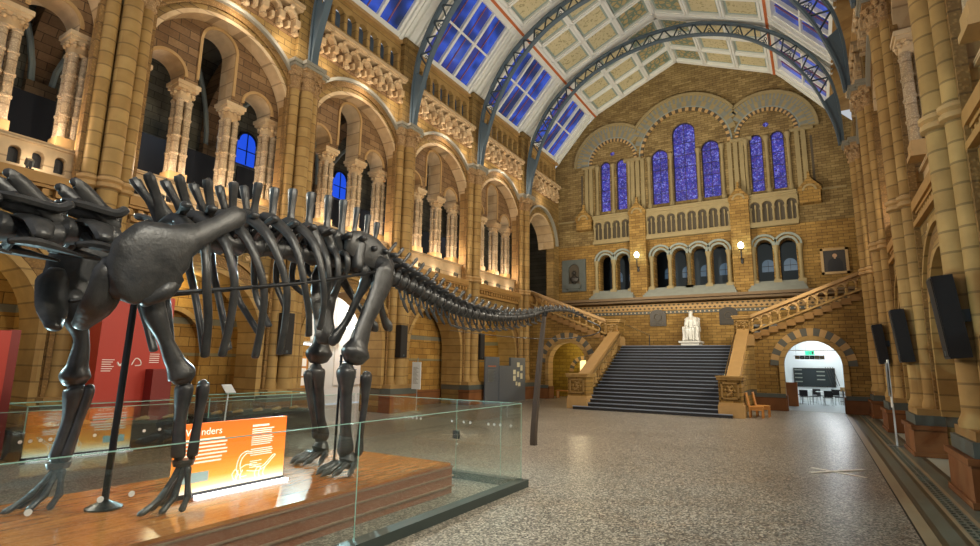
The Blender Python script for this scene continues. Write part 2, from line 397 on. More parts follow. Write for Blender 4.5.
# brick infill inside the lower arches of the left wall, and the lit passage beyond the open one
def infill(k, d, fr, w, niche=False):
    c = bay_c(k); mb = MB()
    mb.wall(c - 2.3, c + 2.3, 0, 5.4, d, d + .3, [(c - 1.1, c + 1.1, 1.2, 2.4)] if niche else [], fr)
    if niche: mb.box(c - 1.2, c + 1.2, d + .25, d + .4, 1.1, 3.7, fr=fr)
    mb.box(c - 2.6, c - 2.2, 1.0, d + .3, 0, 5.4, fr=fr); mb.box(c + 2.2, c + 2.6, 1.0, d + .3, 0, 5.4, fr=fr)
    mb.build('recess_infill', M['brickF'], w)
    if niche: MB().ring(c, 2.4, 1.1, 1.25, d - .06, d + .1, fr, seg=20).build('recess_archivolt', M['stone2'], w)
    MB().box(c - 2.2, c + 2.2, d - .12, d + .02, 0, .7, fr=fr).build('recess_dado', M['dado'], w)
for k, d, n in ((-1, 2.2, False), (0, 1.7, True), (2, 1.3, False), (3, 3.4, True)): infill(k, d, frL, wall_l, n)
for k in (0, 1, 2, 3): infill(k, 1.5, frR, wall_r)

# gallery behind the upper arches
gl = MB()
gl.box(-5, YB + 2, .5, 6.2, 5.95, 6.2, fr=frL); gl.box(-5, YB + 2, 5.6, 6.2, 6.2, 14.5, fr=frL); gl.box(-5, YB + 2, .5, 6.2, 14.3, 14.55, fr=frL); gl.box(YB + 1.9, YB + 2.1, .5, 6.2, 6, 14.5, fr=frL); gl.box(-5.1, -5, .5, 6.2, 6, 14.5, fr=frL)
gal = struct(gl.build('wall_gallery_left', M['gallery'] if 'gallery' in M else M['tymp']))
for k in (-1, 0, 1, 2, 3):           # transverse vault arches of the gallery
    for u in (PY[k + 1], ):
        pass
vb = MB()
for k in range(0, 6):
    u = PY[k]
    n = 12
    for i in range(n):
        a0, a1 = pi * i / n, pi * (i + 1) / n
        f = lambda a, r: (3.35 - r * cos(a), 10.6 + r * 1.25 * sin(a))
        (d0, z0), (d1, z1) = f(a0, 2.25), f(a1, 2.25); (e0, y0), (e1, y1) = f(a0, 3.0), f(a1, 3.0)
        vs = [frL(u + s, *p) for s in (-.4, .4) for p in ((d0, z0), (d1, z1), (e1, y1), (e0, y0))]
        vb.add(vs, [(0, 1, 2, 3), (4, 5, 6, 7), (0, 1, 5, 4), (2, 3, 7, 6)])
    vb.box(u - .4, u + .4, 5.3, 5.62, 6.2, 10.6, fr=frL)
vb.build('vault_rib', M['tymp'], gal)
# diagonal bluish vault ribs seen through the tall arches
dv = MB()
for k in range(0, 5):
    c = (PY[k] + PY[k + 1]) / 2
    for s in (-1, 1):
        pts = [frL(c + s * 2.6 * cos(t), 3.3 + 2.1 * cos(t), 10.4 + 3.4 * sin(t)) for t in [pi * i / 14 for i in range(15)]]
        dv.tube(pts, .09, 6)
dv.build('vault_moulding', M['slatelt'], gal)
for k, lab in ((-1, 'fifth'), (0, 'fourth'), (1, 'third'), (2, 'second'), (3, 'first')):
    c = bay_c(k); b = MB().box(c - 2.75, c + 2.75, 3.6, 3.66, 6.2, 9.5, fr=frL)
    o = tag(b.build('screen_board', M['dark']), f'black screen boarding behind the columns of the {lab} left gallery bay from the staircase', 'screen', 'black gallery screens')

for i, (u, z) in enumerate(((13.2, 10.4), (18.6, 10.4), (23.9, 10.2))):
    o = struct(MB().wall(u - .42, u + .42, z, lambda x, u=u, z=z: z + 1.0 + sqrt(max(0, .42 ** 2 - (x - u) ** 2)), 5.5, 5.56, [], frL).build(f'window_{60 + i}', M['bluewin']))
    f = MB().box(u - .015, u + .015, 5.46, 5.5, z, z + 1.4, fr=frL); f.box(u - .42, u + .42, 5.46, 5.5, z + .6, z + .63, fr=frL); f.ring(u, z + 1.0, .4, .47, 5.44, 5.56, frL, seg=14); f.build('window_frame', M['dark'], o)
# ------------------------------------------------------------------ stone piers
def make_pier(fr, zr=6.3):
    p = thing('stone_pier', '', 'pier', fr(0, 0, 0))
    MB().box(-.86, .86, -.62, .0, 0, .72, fr=fr).box(-.9, .9, -.66, .0, .62, .72, fr=fr).box(-.9, .9, -.66, .0, 0, .1, fr=fr).build('plinth', M['dado'], p)
    MB().box(-.8, .8, -.56, .0, .72, .95, fr=fr).build('slate_course', M['slate'], p)
    MB().box(-.74, .74, -.5, .0, .95, 1.1, fr=fr).box(-.58, .58, -.1, .4, 1.1, 12.3, fr=fr).build('core', M['stone'], p)
    for s in (-1, 1): MB().box(s * .62 - .05, s * .62 + .05, -.12, .05, 1.1, 12.0, fr=fr).build('carved_strip', M['strip'], p)
    for du, dd, r in ((0, -.28, .23), (-.4, -.14, .165), (.4, -.14, .165)):
        MB().lathe([(r * 1.25, 1.1), (r * 1.25, 1.2), (r * 1.02, 1.32), (r, 1.4), (r, 11.5)], du, dd, 0, 20, fr=fr).build('shaft', M['stone2'], p)
    for du, dd, r in ((0, -.28, .23), (-.4, -.14, .165), (.4, -.14, .165)):
        MB().lathe([(r, zr - .16), (r + .07, zr - .12), (r + .07, zr - .04), (r + .03, zr), (r + .08, zr + .05), (r + .08, zr + .12), (r, zr + .16)], du, dd, 0, 20, fr=fr).build('ring_moulding', M['plain'], p)
    for du, dd, r in ((0, -.28, .23), (-.4, -.14, .165), (.4, -.14, .165)):
        cp = MB().lathe([(r, 11.42), (r + .05, 11.47), (r + .05, 11.53), (r, 11.58), (r + .03, 11.7), (r + .07, 11.95), (r + .12, 12.1)], du, dd, 0, 16, fr=fr)
        h = r + .12; cp.box(du - h, du + h, dd - h, dd + .3, 12.1, 12.2, fr=fr)
        for i in range(8):
            a = 2 * pi * i / 8
            cp.ball(fr(du + (r + .1) * cos(a), dd + (r + .1) * sin(a), 11.98), (.055, .055, .09), u=6, w=5); cp.ball(fr(du + (r + .05) * cos(a + .4), dd + (r + .05) * sin(a + .4), 11.78), (.045, .045, .08), u=6, w=5)
        cp.build('capital', M['carved'], p)
    ab = MB()
    for du, dd, r in ((0, -.28, .23), (-.4, -.14, .165), (.4, -.14, .165)):
        h = r + .15; ab.box(du - h, du + h, dd - h, .2, 12.2, 12.3, fr=fr); ab.box(du - h - .06, du + h + .06, dd - h - .06, .2, 12.3, 12.42, fr=fr)
    ab.build('abacus', M['palegrey'], p)
    MB().box(-.46, .46, -.18, .1, 12.42, 14.62, fr=fr).build('upper_pilaster', M['brickX'], p)
    MB().box(-.55, .55, -.32, .1, 16.35, 16.6, fr=fr).box(-.46, .46, -.18, .1, 14.62, 16.4, fr=fr).build('clerestory_pilaster', M['brickX'], p)
    return p
PIER_L = {0: 'behind the dinosaur shoulder', 1: 'near the dinosaur hind legs, framed by the bright open arch', 2: 'between the brick recesses behind the dinosaur tail', 3: 'beside the dark grey display boards', 4: 'next to the arch under the left flight'}
ppl = make_pier(lambda u, d, z: (-d - .15, u, z)); ppr = make_pier(lambda u, d, z: (d, u, z))
first = {'l': True, 'r': True}
def put_pier(s, y, label):
    src = ppl if s == 'l' else ppr
    if first[s]: first[s] = False; o = src; o.location = (XL if s == 'l' else XR, y, 0)
    else: o = copy_tree(src, None, (XL if s == 'l' else XR, y, 0))
    tag(o, label, 'pier', 'stone piers of the hall')
for i in range(5): put_pier('l', PY[i + 1], 'tall clustered terracotta pier ' + PIER_L[i])
for i, lab in ((2, 'tall clustered terracotta pier closest to the floor grating on the right'), (3, 'tall clustered terracotta pier on the right behind the white sign stand'), (4, 'tall clustered terracotta pier on the right, third from the camera'), (5, 'tall clustered terracotta pier on the right beside the staircase arch')):
    put_pier('r', PY[i], lab)

# ------------------------------------------------------------------ gallery columns
def make_col():
    p = thing('gallery_column', '', 'column')
    MB().box(-.3, .3, -.3, .3, 0, .12).box(-.26, .26, -.26, .26, .12, .4).build('base', M['plain'], p)
    for i, (x, y) in enumerate(((-.13, -.13), (.13, -.13), (-.13, .13), (.13, .13))):
        pr = [(.1, .4), (.115, .45)]
        for k in range(4):
            z = .5 + k * .56
            pr += [(.105, z), (.105, z + .46), (.13, z + .48), (.13, z + .53), (.105, z + .55)]
        pr += [(.105, 2.66), (.105, 2.72)]
        MB().lathe(pr, x, y, 0, 12).build('shaft', M['carvedlt'], p)
    c = MB().lathe([(.22, 2.68), (.27, 2.72), (.25, 2.78), (.26, 2.9), (.29, 3.02), (.31, 3.06)], 0, 0, 0, 14)
    for i in range(10):
        a = 2 * pi * i / 10; c.ball((.29 * cos(a), .29 * sin(a), 2.95), (.06, .06, .1), u=6, w=5)
    c.box(-.31, .31, -.31, .31, 3.04, 3.14).box(-.35, .35, -.35, .35, 3.14, 3.26).build('capital', M['pale'], p)
    return p
M['carvedlt'] = course_mat('carved_pale_shaft', '#d9c2a0', '#cbb28c', '#8a7354', rh=.56, carve=.45, cscale=24, rough=.6)
colp = make_col(); ncol = 0
POSN = ['first', 'second', 'third', 'last']
def put_col(fr, u, d, lab, z=7.05, g='banded gallery columns'):
    global ncol
    o = colp if ncol == 0 else copy_tree(colp)
    ncol += 1; o.location = fr(u, d, z); tag(o, lab, 'column', g)
for k in (-1, 0, 1, 2, 3):
    c = bay_c(k)
    for i, du in enumerate((-2.2, -.77, .77, 2.2)):
        if k == -1 and i == 0: continue
        put_col(frL, c + du, .85, f'banded column bundle, {POSN[i]} of four from the camera, in the {ORD[k]} left gallery bay from the stairs')
for k, i, du, w in ((-1, 3, 2.2, 'at the picture edge beside the nearest pier'), (0, 3, 2.2, 'lit brightly between the two nearest piers')):
    put_col(frR, 10.0 if k < 0 else 15.75, .12, f'banded column bundle high on the right gallery {w}')

# gallery parapets with floodlights on the ledge
def parapet(fr, k, lab):
    c = bay_c(k); t = thing('gallery_parapet', lab, 'parapet', fr(c, .4, 6.2), 'gallery parapets')
    hs = [(c - 2.2 + i * .44 + .1, c - 2.2 + i * .44 + .34, 6.38, 6.68) for i in range(10)] if k <= 0 else []
    MB().wall(c - 2.42, c + 2.42, 6.22, 6.95, .2, .4, hs, fr).build('panel', M['pale'], t)
    MB().box(c - 2.43, c + 2.43, .12, 1.2, 6.95, 7.05, fr=fr).build('coping', M['pale'], t)
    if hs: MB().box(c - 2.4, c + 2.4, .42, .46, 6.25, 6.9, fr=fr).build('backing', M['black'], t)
for k in (-1, 0, 1, 2, 3): parapet(frL, k, f'terracotta parapet under the columns of the {ORD[k]} left gallery bay from the stairs')
for k, w in ((0, 'nearest'), (1, 'second'), (2, 'third')): parapet(frR, k, f'terracotta parapet of the right gallery, {w} bay from the camera')

def make_flood():
    t = thing('floodlight', '', 'floodlight')
    MB().box(-.1, .1, -.07, .07, 0, .03).box(-.12, -.1, -.02, .02, .03, .2).box(.1, .12, -.02, .02, .03, .2).build('bracket', M['black'], t)
    MB().rbox((0, 0, .18), (.2, .12, .16), Matrix.Rotation(.5, 3, 'Y')).build('housing', M['steel'], t)
    return t
fl = make_flood(); nf = 0
for k in (-1, 0, 1, 2, 3):
    for j, du in enumerate((-1.5, -.2, 1.3)):
        if k == -1 and j == 0: continue
        o = fl if nf == 0 else copy_tree(fl); nf += 1
        o.location = frL(bay_c(k) + du, -.12, 6.2)
        tag(o, f"small floodlight at the {('near end', 'middle', 'far end')[j]} of the {ORD[k]} left gallery ledge from the stairs", 'floodlight', 'gallery floodlights')

# clerestory arcades
def clere(fr, k, lab):
    c = (PY[k + 1] + PY[k + 2]) / 2 if k < 4 else 31.4
    t = thing('clerestory_arcade', lab, 'arcade', fr(c, 0, 14.6), 'clerestory arcades under the roof')
    n = 7; st = 4.5 / n
    MB().wall(c - 2.42, c + 2.42, 15.0, 16.4, .05, .3, [(c - 2.25 + i * st + .09, c - 2.25 + (i + 1) * st - .09, 15.0, 15.75) for i in range(n)], fr).build('arch_screen', M['stone2'], t)
    MB().box(c - 2.42, c + 2.42, -.02, .35, 14.6, 15.0, fr=fr).build('sill', M['stone'], t)
    MB().box(c - 2.6, c + 2.6, -.12, .4, 16.35, 16.5, fr=fr).build('rail', M['plain'], t)
    for i in range(n + 1):
        MB().lathe([(.1, 15.0), (.1, 15.08), (.065, 15.12), (.065, 15.6), (.11, 15.74), (.11, 15.8)], c - 2.25 + i * st, .08, 0, 8, fr=fr).build('colonnette', M['stone2'], t)
for k in (-1, 0, 1, 2, 3, 4): clere(frL, k, f'row of small clerestory arches above the {ORD.get(k, "staircase end")} {"left bay from the staircase" if k < 4 else "bay of the left wall"}')
for k, w in ((1, 'second'), (2, 'third'), (3, 'fourth')): clere(frR, k, f'row of small clerestory arches on the right wall, {w} bay from the camera')
# ================================================================== END WALL
def roofz(u):
    a = abs(u - (-6.6))
    return 22.14 - (22.14 - 19.62) * a / 5.8 if a < 5.8 else 19.62 - (19.62 - 16.45) * (a - 5.8) / 2.85
XM = -6.36
arc_u = [XM + s for s in (-5.4, -4.2, -1.73, -.58, .58, 1.73, 4.2, 5.4)]
win = [(-1.57, .53, 12.47, 15.67), (0, .71, 12.47, 17.03), (1.57, .53, 12.47, 15.67), (-5.3, .35, 12.47, 15.7), (-4.15, .35, 12.47, 15.7), (4.15, .35, 12.4, 15.65), (5.3, .35, 12.4, 15.65)]
mb = MB()
mb.wall(-16.2, 3.6, 3.0, 10.2, 0, .7, [(u - .42, u + .42, 6.95, 8.98) for u in arc_u] + [(-1.7, 1.3, 3.01, 3.02)], frB)
bw = struct(mb.build('wall_back', M['brickY']))
mb = MB(); zz = lambda u: roofz(u) - .02
mb.wall(-16.2, 3.6, 10.2, zz, 0, .5, [(XM + d - h, XM + d + h, z0, z1) for d, h, z0, z1 in win] + [('o', XM - 4.75, 16.55, .16), ('o', XM + 4.75, 16.5, .16)], frB)
mb.build('gable', M['brickU'], bw)
# big window arches
two = lambda n: (lambda i: i // 1 % 2)
def ringset(uc, zc, ri, ro):
    def lim(r):                      # the arches stop where they meet their neighbours
        lo, hi = 0, pi; e = 3.06
        for x, left in ((XM - e, uc > XM - e), (XM + e, uc > XM + e)):
            c_ = (x - uc) / r
            if -1 < c_ < 1:
                if left: hi = math.acos(c_)
                else: lo = math.acos(c_)
        return dict(a0=lo, a1=hi)
    a = MB().ring(uc, zc, ri, ri + .2, -.1, .02, frB, seg=40, mfn=lambda i: i % 2, **lim(ri + .1)); a.build('bead_arch', [M['plain'], M['slatedk']], bw)
    a = MB().ring(uc, zc, ri + .2, ri + .3, -.06, .02, frB, seg=40, **lim(ri + .25)); a.build('arch_fillet', M['slatelt'], bw)
    a = MB().ring(uc, zc, ri + .3, ro - .5, -.07, .02, frB, seg=26, mfn=lambda i: i % 2, **lim((ri + ro) / 2)); a.build('striped_arch', [M['plainu'], M['slatemid']], bw)
    a = MB().ring(uc, zc, ro - .5, ro - .18, -.1, .02, frB, seg=56, mfn=lambda i: i % 2, **lim(ro - .34)); a.build('notched_arch', [M['plainu'], M['slatemid']], bw)
    a = MB().ring(uc, zc, ro - .18, ro, -.22, .02, frB, seg=40, **lim(ro - .09)); a.build('hood_arch', M['plainu'], bw)
M['slatemid'] = flat_mat('arch_slate', '#74766c', .65, var=.2); M['plainu'] = flat_mat('gable_stone', '#8d7c55', .65, var=.18)
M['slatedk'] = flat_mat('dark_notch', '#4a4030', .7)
ringset(XM - 4.73, 15.9, 1.5, 2.78); ringset(XM + 4.73, 15.85, 1.5, 2.72); ringset(XM, 15.9, 2.6, 3.75)
a = MB()
for s in (-1, 1):
    for d in (2.68, 3.02, 3.35, 6.3, 6.62): a.box(XM + s * d - .12, XM + s * d + .12, -.14, .02, 12.1, 15.75, fr=frB)
    a.box(XM + s * 3.35 - .6, XM + s * 3.35 + .6, -.18, .02, 15.68, 15.88, fr=frB); a.box(XM + s * 6.45 - .5, XM + s * 6.45 + .7, -.18, .02, 15.68, 15.85, fr=frB)
a.build('window_respond', M['plainu'], bw)
a = MB()
for s in (-1, 1): a.box(XM + s * 7.0 - .06, XM + s * 7.0 + .06, -.02, .01, 12.3, 15.3, fr=frB)
a.build('blind_slot', M['slatedk'], bw)
a = MB()
for d in (-.85, .85, -2.25, 2.25, -4.72, 4.72, -5.85, 5.85, -3.6, 3.6):
    a.lathe([(.16, 12.2), (.16, 12.45), (.1, 12.55), (.1, 15.3), (.18, 15.6), (.18, 15.72)], XM + d, -.1, 0, 10, fr=frB)
a.build('window_colonnette', M['plainu'], bw)
# corbelled ledges, gablets, piers between the bays
a = MB(); a.box(-15.2, 2.1, -.1, .02, 11.95, 12.05, fr=frB); a.box(-12.5, -.3, -.42, .02, 12.0, 12.12, fr=frB); a.box(-12.5, -.3, -.36, .02, 11.86, 12.0, fr=frB)
a.box(-12.5, -.3, -.4, .02, 10.12, 10.3, fr=frB); a.box(-15.2, 2.1, -.05, .02, 9.4, 9.5, fr=frB) if False else None
a.build('ledge', M['plainu'], bw)
a = MB()
for u in (XM - 6.75, XM - 3.05, XM + 3.05, XM + 6.7):
    h = .52
    if abs(u - XM) < 4: a.box(u - h, u + h, -.5, .02, 6.3, 11.85, fr=frB)
    a.prism([(u - h - .06, 11.85), (u + h + .06, 11.85), (u + h + .06, 12.05), (u, 12.72), (u - h - .06, 12.05)], -.55, .02, frB)
    a.box(u - .07, u + .07, -.5, -.3, 12.6, 13.0, fr=frB)
    if abs(u - XM) > 4: a.box(u - h, u + h, -.5, .02, 11.2, 11.85, fr=frB)
a.build('bay_pier', M['brickY'], bw)
a = MB()
for u in (XM - 6.75, XM - 3.05, XM + 3.05, XM + 6.7): a.ring(u, 11.9, .26, .36, -.6, -.5, frB, seg=14)
a.build('gablet_ring', M['plainu'], bw)
# arcade mouldings, stepped sills
a = MB()
for u in arc_u: a.ring(u, 8.98, .42, .54, -.1, .02, frB, seg=18)
for u in arc_u: a.ring(u, 8.98, .62, .74, -.16, .02, frB, seg=18)
a.build('arcade_arch', M['slatelt'], bw)
a = MB()
for u in sorted([XM + s * d for s in (-1, 1) for d in (6.0, 4.8, 3.62, 2.3, 1.15, 0)]):
    a.lathe([(.17, 6.5), (.17, 7.0), (.11, 7.12), (.11, 8.6), (.17, 8.85), (.2, 8.98)], u, -.12, 0, 12, fr=frB)
    a.box(u - .2, u + .2, -.34, .02, 6.3, 6.98, fr=frB)
a.build('arcade_shaft', M['plainu'], bw)
a = MB()
for lo, hi in ((XM - 6.0, XM - 3.55), (XM - 2.45, XM + 2.45), (XM + 3.55, XM + 6.0)):
    for i in range(5): a.box(lo - .06 * (4 - i), hi + .06 * (4 - i), -1.0 + i * .2, .02, 6.28 + i * .13, 6.41 + i * .13, fr=frB)
a.build('stepped_sill', M['slatemid'], bw)
a = MB(); a.box(-15.2, 2.1, -1.05, .02, 6.12, 6.28, fr=frB); a.box(-15.2, 2.1, -.8, .02, 5.98, 6.12, fr=frB)
a.build('sill_course', M['sillst'] if 'sillst' in M else M['slatedk'], bw)
# lattice frieze and dotted band
a = MB(); a.box(-15.2, 2.1, -.03, .02, 5.52, 5.94, fr=frB, m=0)
i = 0; u = -15.1
while u < 2.0:
    for r in (0, 1):
        uu = u + (.14 if r else 0); zc = 5.62 + r * .2
        a.prism([(uu - .1, zc), (uu, zc - .07), (uu + .1, zc), (uu, zc + .07)], -.04, -.03, frB, 1)
    u += .28
a.build('lattice_frieze', [M['plain'], M['slatedk']], bw)
a = MB(); a.box(-15.2, 2.1, -.03, .02, 5.28, 5.46, fr=frB, m=0); u = -15.1
while u < 2.0: a.ring(u, 5.37, 0, .05, -.04, -.03, frB, 0, 2 * pi, 8, 1); u += .25
a.build('dotted_band', [M['slate'], M['pale2']], bw)
# dark lobby behind the arcade
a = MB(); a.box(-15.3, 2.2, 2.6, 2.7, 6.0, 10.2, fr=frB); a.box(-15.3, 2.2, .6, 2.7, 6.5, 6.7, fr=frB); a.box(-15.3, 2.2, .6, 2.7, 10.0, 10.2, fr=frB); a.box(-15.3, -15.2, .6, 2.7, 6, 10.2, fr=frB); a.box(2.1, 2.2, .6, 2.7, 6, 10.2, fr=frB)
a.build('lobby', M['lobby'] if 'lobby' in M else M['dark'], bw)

# stained glass
def stained(name, n):
    t = NT(name); p = t.pos('XZ0')
    v = t.n('ShaderNodeTexVoronoi', feature='DISTANCE_TO_EDGE'); t.l(p, v.inputs['Vector']); v.inputs['Scale'].default_value = 11
    v2 = t.n('ShaderNodeTexVoronoi'); t.l(p, v2.inputs['Vector']); v2.inputs['Scale'].default_value = 11
    hue = t.ramp(v2.outputs['Color'], [(.2, hexc('#26329a')), (.42, hexc('#4743b4')), (.58, hexc('#5c3f98')), (.8, hexc('#7c84e0'))])
    big = t.ramp(t.noise(p, .9, 2), [(.3, (.45, .4, .5, 1)), (.7, (1.1, 1.1, 1.15, 1))])
    c = t.mix(1., hue, big, 'MULTIPLY')
    lead = t.math('GREATER_THAN', v.outputs['Distance'], .035)
    b = t.bsdf((.02, .02, .05, 1), .25, emit=c, estr=t.math('MULTIPLY', lead, n)); return t.mat
M['stained'] = stained('stained_glass', .95)
M['leadbar'] = flat_mat('window_lead', '#2a2236', .6)
for i, (d, h, z0, z1) in enumerate(win):
    w = MB().wall(XM + d - h, XM + d + h, z0, lambda u, d=d, h=h, z1=z1: z1 + sqrt(max(0, h * h - (u - XM - d) ** 2)), .22, .25, [], frB)
    o = struct(w.build(f'window_{i + 1}', M['stained']))
    f = MB().ring(XM + d, z1, h - .05, h + .02, .12, .22, frB, seg=18)
    for s in (-1, 1): f.box(XM + d + s * (h - .02) - .03, XM + d + s * (h - .02) + .03, .12, .22, z0, z1, fr=frB)
    z = z0 + .7
    while z < z1: f.box(XM + d - h, XM + d + h, .19, .23, z, z + .03, fr=frB); z += .8
    if h > .5: f.box(XM + d - .015, XM + d + .015, .19, .23, z0, z1 + h * .9, fr=frB)
    f.build('window_frame', M['leadbar'], o)
for i, d in enumerate((-4.75, 4.75)):
    o = struct(MB().ring(XM + d, 16.52, 0, .17, .1, .14, frB, 0, 2 * pi, 20).build(f'window_{i + 8}', M['stained']))

# end wall balustrades
def endbal(lo, hi, n, lab):
    t = thing('wall_balustrade', lab, 'balustrade', frB((lo + hi) / 2, -.2, 10.3), 'balustrades under the stained glass')
    st = (hi - lo) / n
    MB().wall(lo, hi, 11.3, 11.86, -.3, -.12, [(lo + i * st + .06, lo + (i + 1) * st - .06, 11.3, 11.42) for i in range(n)], frB).build('arch_screen', M['plainu'], t)
    MB().box(lo, hi, -.34, -.1, 10.3, 10.42, fr=frB).build('bottom_rail', M['plainu'], t)
    MB().box(lo, hi, -.08, .0, 10.3, 11.86, fr=frB).build('painted_shade', M['slatedk'], t)  # solid dark sheet: shade behind the balusters put into its colour
    for i in range(n + 1):
        u = lo + i * st; u = min(max(u, lo + .06), hi - .06)
        MB().lathe([(.09, 10.42), (.09, 10.5), (.06, 10.56), (.07, 10.8), (.06, 11.15), (.1, 11.25), (.1, 11.32)], u, -.22, 0, 8, fr=frB).build('colonnette', M['plainu'], t)
    for i in range(n):
        u = lo + (i + .5) * st
        MB().lathe([(.05, 10.42), (.035, 10.5), (.035, 11.2), (.05, 11.3), (.05, 11.5)], u, -.17, 0, 8, fr=frB).build('baluster', M['plainu'], t)
endbal(XM - 6.1, XM - 3.58, 4, 'small stone balustrade under the paired stained glass windows on the left of the end wall')
endbal(XM - 2.52, XM + 2.52, 8, 'long stone balustrade under the three central stained glass windows')
endbal(XM + 3.58, XM + 6.1, 4, 'small stone balustrade under the paired stained glass windows on the right of the end wall')

# lobby windows behind the arcade, faintly lit
M['dusk'] = flat_mat('lobby_pane', '#38485a', .3, emit='#6f8fa8', estr=.25)
for i, u in enumerate(arc_u):
    w = MB().wall(u - .36, u + .36, 7.9, lambda x, u=u: 8.3 + sqrt(max(0, .36 ** 2 - (x - u) ** 2)), 2.5, 2.55, [], frB)
    o = struct(w.build(f'window_{10 + i}', M['dusk']))
    f = MB().box(u - .01, u + .01, 2.47, 2.5, 7.9, 8.6, fr=frB); f.box(u - .36, u + .36, 2.47, 2.5, 8.22, 8.25, fr=frB); f.build('window_frame', M['black'], o)

# wall lamps
M['globe'] = flat_mat('lamp_globe', '#ffffff', .4, emit='#e4fff6', estr=14.)
def sconce(u, lab):
    t = thing('wall_lamp', lab, 'lamp', frB(u, -.5, 8.7))
    b = MB().tube([frB(u, -.5, 8.25), frB(u, -.75, 8.3), frB(u, -.82, 8.6), frB(u, -.82, 8.8)], [.035] * 4, 8, sub=4); b.lathe([(.05, 0), (.09, .08), (.07, .18), (.1, .3)], u, -.52, 8.0, 10, fr=frB)
    b.build('bracket', M['black'], t)
    MB().ball(frB(u, -.82, 9.05), (.15, .15, .19), u=14, w=10).build('globe', M['globe'], t)
    MB().lathe([(.14, 8.76), (.17, 8.82), (.12, 8.86)], u, -.82, 0, 12, fr=frB).build('gallery_ring', M['brass'], t)
sconce(XM - 3.05, 'glowing white globe wall lamp between the left pair and the central arcade arches')
sconce(XM + 3.05, 'glowing white globe wall lamp between the central arcade and the right pair of arches')

# bust niche, portrait, plaques
t = thing('memorial_niche', 'grey stone wall tablet with an arched niche holding a dark bust', 'memorial', frB(-14.0, 0, 7.0))
MB().wall(-14.9, -13.15, 7.0, 9.25, -.14, .02, [(-14.4, -13.62, 7.55, 8.55)], frB).build('tablet', M['slate'], t)
MB().box(-14.5, -13.5, -.02, .03, 7.5, 9.1, fr=frB).build('niche_back', M['slatedk'], t)
MB().box(-14.55, -13.5, -.3, -.1, 7.2, 7.5, fr=frB).box(-14.4, -13.65, -.26, -.1, 7.05, 7.2, fr=frB).build('shelf', M['slate'], t)
t2 = thing('bust', 'dark stone bust standing in the grey niche on the end wall', 'bust', frB(-14.0, -.12, 7.5))
b = MB().lathe([(.16, 7.5), (.1, 7.58), (.1, 7.66), (.2, 7.7)], -14.0, -.1, 0, 12, fr=frB); b.build('socle', M['bronze'], t2)
b = MB().tube([frB(-14.0, -.1, 7.7), frB(-14.0, -.1, 7.95), frB(-14.0, -.1, 8.08), frB(-14.0, -.1, 8.16)], [(.12, .25), (.14, .32), (.1, .16), (.07, .07)], 14, up=(0, 1, 0), sub=4); b.ball(frB(-14.0, -.12, 8.32), (.115, .13, .16), u=12, w=9); b.ball(frB(-14.0, -.25, 8.3), (.025, .035, .04), u=6, w=5)
b.build('figure', M['bronze'], t2)
M['canvas'] = flat_mat('dark_canvas', '#2a2119', .5, var=.4); M['skin'] = flat_mat('painted_skin', '#b08a68', .6); M['coat'] = flat_mat('painted_coat', '#121014', .6)
t = thing('portrait_painting', 'gilt framed dark portrait painting hanging above the right stair flight', 'painting', frB(1.22, 0, 7.1))
MB().box(.68, 1.76, -.1, -.02, 7.22, 8.46, fr=frB).build('canvas', M['canvas'], t)
f = MB()
for u0, u1, z0, z1 in ((.58, 1.86, 7.12, 7.25), (.58, 1.86, 8.43, 8.56), (.58, .71, 7.12, 8.56), (1.73, 1.86, 7.12, 8.56)): f.box(u0, u1, -.16, 0, z0, z1, fr=frB)
f.build('picture_frame', M['frame'], t)
f = MB(); f.prism([(.86, 7.27), (1.6, 7.27), (1.58, 7.75), (1.45, 7.98), (1.3, 8.02), (1.15, 8.02), (.98, 7.92), (.88, 7.7)], -.106, -.1, frB); f.build('painted_coat', M['coat'], t)
f = MB(); f.ring(1.24, 8.14, 0, .11, -.108, -.1, frB, 0, 2 * pi, 16); f.prism([(1.19, 7.97), (1.29, 7.97), (1.28, 8.05), (1.2, 8.05)], -.108, -.1, frB); f.build('painted_face', M['skin'], t)
for u, w in ((-8.4, 'left'), (-4.3, 'right')):
    t = thing('wall_plaque', f'dark bronze arched plaque on the landing wall, {w} of the seated statue', 'plaque', frB(u, 0, 4.5))
    MB().wall(u - .5, u + .5, 4.5, lambda x, u=u: 5.25 + .3 * sqrt(max(0, 1 - ((x - u) / .5) ** 2)), -.07, .0, [], frB).build('plate', M['bronze'], t)
    f = MB(); f.ring(u, 5.05, .2, .24, -.1, -.07, frB, 0, 2 * pi, 20); f.box(u - .38, u + .38, -.09, -.07, 4.58, 4.62, fr=frB); f.box(u - .35, u + .35, -.08, -.07, 4.7, 4.73, fr=frB); f.build('relief', M['slatedk'], t)

# ================================================================== STAIRCASE
M['tread'] = flat_mat('dark_stair_stone', '#2b2a2b', .35, var=.25); M['nosing'] = flat_mat('pale_nosing', '#8a94a4', .3); M['coping'] = flat_mat('smooth_coping', '#a5814e', .55, var=.15)  # nosing strips are a pale blue-grey
n = 20; rise = 3.12 / n; run = (29.85 - 23.65) / n
st = MB(); ns = MB()
for i in range(n):
    x0, x1 = (-9.85, -3.05) if i < 3 else (-9.3, -3.55)
    if i < 3: x0 += .12 * i; x1 -= .12 * i
    y = 23.65 + i * run; st.box(x0, x1, y, 29.9, i * rise, (i + 1) * rise - .03)
    ns.box(x0 - .01, x1 + .01, y - .03, y + .06, (i + 1) * rise - .035, (i + 1) * rise + .002)
stair = thing('staircase', 'wide grand stone staircase with dark steps rising to the landing', 'staircase', (-6.45, 23.65, 0))
st.build('steps', M['tread'], stair); ns.build('nosings', M['nosing'], stair)
ld = MB().box(-10.4, -2.6, 29.85, YB, 2.9, 3.12); struct(ld.build('floor_landing', M['tread']))
